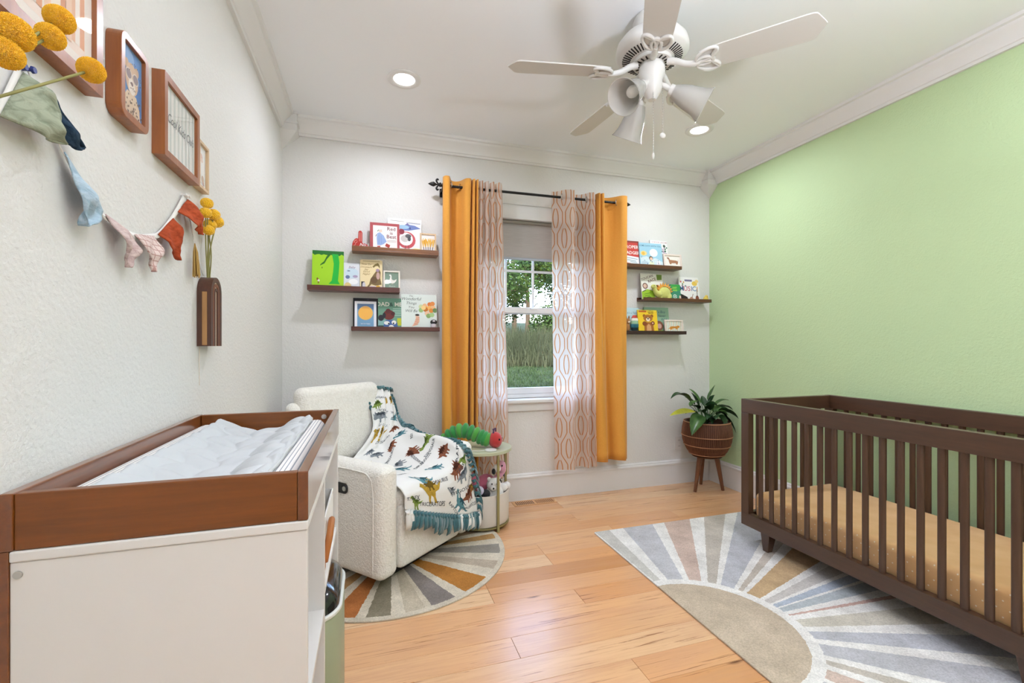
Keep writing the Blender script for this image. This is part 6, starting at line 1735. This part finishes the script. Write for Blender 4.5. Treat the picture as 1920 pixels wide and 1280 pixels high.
for k in range(15000):
    y = rg.uniform(14.2, 18.5); a, b_ = window_cone(y); x = rg.uniform(a, b_)
    z = gz(x, y); h = rg.uniform(.45, 1.35)*(.55+.45*min(1, (y-14)/2)); w = rg.uniform(.012, .026); ang = rg.uniform(0, PI); dx, dy = math.cos(ang)*w, math.sin(ang)*w; lx, ly = rg.uniform(-.30, .30), rg.uniform(-.3, .3)
    mb.add([(x-dx, y-dy, z-.02), (x+dx, y+dy, z-.02), (x+lx*.35+dx*.7, y+ly*.35, z+h*.6), (x+lx*.35-dx*.7, y+ly*.35, z+h*.6), (x+lx, y+ly, z+h)], [(0, 1, 2, 3), (3, 2, 4)])
tag(stuff(mb.build('tall_grass', M_BLADE_T)), 'tall pale wild grass along the edge of the lawn', 'grass')
M_BARK = mat('bark', '#5b4c3c', .95, bump=(14, .8, .03))
def leafm(name, a, b_):
    m, t = newmat(name); v = t.coord('Object'); c = t.ramp(t.noise(v, 3.5, 3), [(.35, lin(a)), (.65, lin(b_))])
    t.n.remove(t.b); df = t.add('ShaderNodeBsdfDiffuse'); tl = t.add('ShaderNodeBsdfTranslucent'); t.l.new(c, df.inputs[0]); t.l.new(c, tl.inputs[0])
    mx = t.add('ShaderNodeMixShader'); mx.inputs[0].default_value = .4; t.l.new(df.outputs[0], mx.inputs[1]); t.l.new(tl.outputs[0], mx.inputs[2]); t.l.new(mx.outputs[0], t.out.inputs[0]); return m
M_LF = [leafm('leaves_bright', '#344620', '#52682f'), leafm('leaves_deep', '#1b2b18', '#304626'), leafm('leaves_mid', '#263b1e', '#3f552c')]
def tree(label, x, y, h, cr, m, seed, leaves, z_lo=.28, gap=0.0):
    r = random.Random(seed); z0 = gz(x, y)
    o = thing('tree', label, 'tree', (x, y, z0))
    mb = MB(); tr = spline([(x, y, z0-.1), (x+.06, y, z0+h*.3), (x-.05, y+.05, z0+h*.6), (x+.05, y, z0+h*.92)], 12)
    mb.tube([tuple(p) for p in tr], [.055*h*.35*(1-k/14) + .02 for k in range(13)], 8)
    tips = []
    for k in range(16):
        p = tr[3 + k % 9]; a = r.uniform(0, 2*PI); L_ = cr*r.uniform(.5, 1.05)
        q = p + Vector((math.cos(a)*L_, math.sin(a)*L_, r.uniform(.05, .45)*L_)); mb.tube([p, (p+q)/2 + Vector((0, 0, .1*L_)), q], [.045, .03, .012], 5); tips += [q, (p+q)/2]
    mb.build('trunk', M_BARK, o, smooth=180)
    mb = MB()
    cs = [(t_ + Vector((r.uniform(-.3,.3), r.uniform(-.3,.3), r.uniform(-.15,.3))), cr*r.uniform(.22, .40)) for t_ in tips] + [(Vector((x, y, z0+h*.85)), cr*.5)]
    cs = [c for c in cs if c[0].z > z0 + h*z_lo]
    for k in range(leaves):
        c, R_ = r.choice(cs); d = Vector((r.gauss(0,1), r.gauss(0,1), r.gauss(0,1))).normalized()*R_*r.random()**.4; p = c + d
        s = r.uniform(.05, .11); u = Vector((r.gauss(0,1), r.gauss(0,1), r.gauss(0,.6))).normalized(); v = u.orthogonal().normalized(); v = (v*math.cos(k) + u.cross(v)*math.sin(k))*.55
        mb.add([p-u*s, p+v*s, p+u*s, p-v*s], [(0,1,2,3)])
    stuff(mb.build('foliage', m, o))
    return o
tree('bright green tree with a dark trunk straight beyond the window', 7.35, 21.0, 6.6, 2.3, M_LF[0], 1, 9000, .38)
tree('deep green tree at the right beyond the window', 9.4, 20.0, 6.4, 2.2, M_LF[1], 2, 9000, .10)
tree('loose mid green tree at the left beyond the window', 4.9, 19.0, 6.2, 1.9, M_LF[2], 3, 5500, .45)
tree('distant mid green tree rising behind the others beyond the window', 8.6, 27.0, 8.4, 2.8, M_LF[2], 4, 7000, .40)
tree('distant low bushy tree behind the tall grass beyond the window', 6.2, 25.0, 3.4, 1.9, M_LF[1], 5, 5000, .05)
tree('deep green tree far right beyond the window, behind the right curtain', 13.0, 24.0, 7.0, 2.6, M_LF[1], 6, 6000, .15)
tree('mid green tree far left beyond the window, behind the left curtain', 3.0, 24.0, 7.0, 2.4, M_LF[2], 7, 6000, .2)

def bush(label, x, y, h, w, m, seed, n):
    r = random.Random(seed); z0 = gz(x, y)
    o = thing('bush', label, 'bush', (x, y, z0))
    mb = MB()
    for k in range(7):
        a = r.uniform(0, 2*PI); q = Vector((x+math.cos(a)*w*.4, y+math.sin(a)*w*.4, z0+h*r.uniform(.5, .85)))
        mb.tube([(x, y, z0-.05), (x+(q.x-x)*.3, y+(q.y-y)*.3, z0+h*.35), q], [.03, .02, .008], 5)
    mb.build('stem', M_BARK, o, smooth=180)
    mb = MB()
    for k in range(n):
        d = Vector((r.gauss(0, 1), r.gauss(0, 1), r.gauss(0, 1))).normalized()*r.random()**.35
        p = Vector((x + d.x*w, y + d.y*w*.7, z0 + h*(.5 + d.z*.5)))
        s = r.uniform(.05, .10); u = Vector((r.gauss(0,1), r.gauss(0,1), r.gauss(0,.6))).normalized(); v = u.orthogonal().normalized()*.55
        mb.add([p-u*s, p+v*s, p+u*s, p-v*s], [(0,1,2,3)])
    stuff(mb.build('foliage', m, o))
bush('low leafy bush behind the tall grass, left of the bright tree', 4.6, 19.6, 2.5, 1.1, M_LF[1], 31, 3500)
bush('low leafy bush behind the tall grass, right below the bright tree', 7.9, 19.4, 2.1, 1.0, M_LF[2], 32, 3000)
bush('broad low bush behind the tall grass far to the right', 11.0, 20.4, 2.6, 1.3, M_LF[1], 33, 3500)
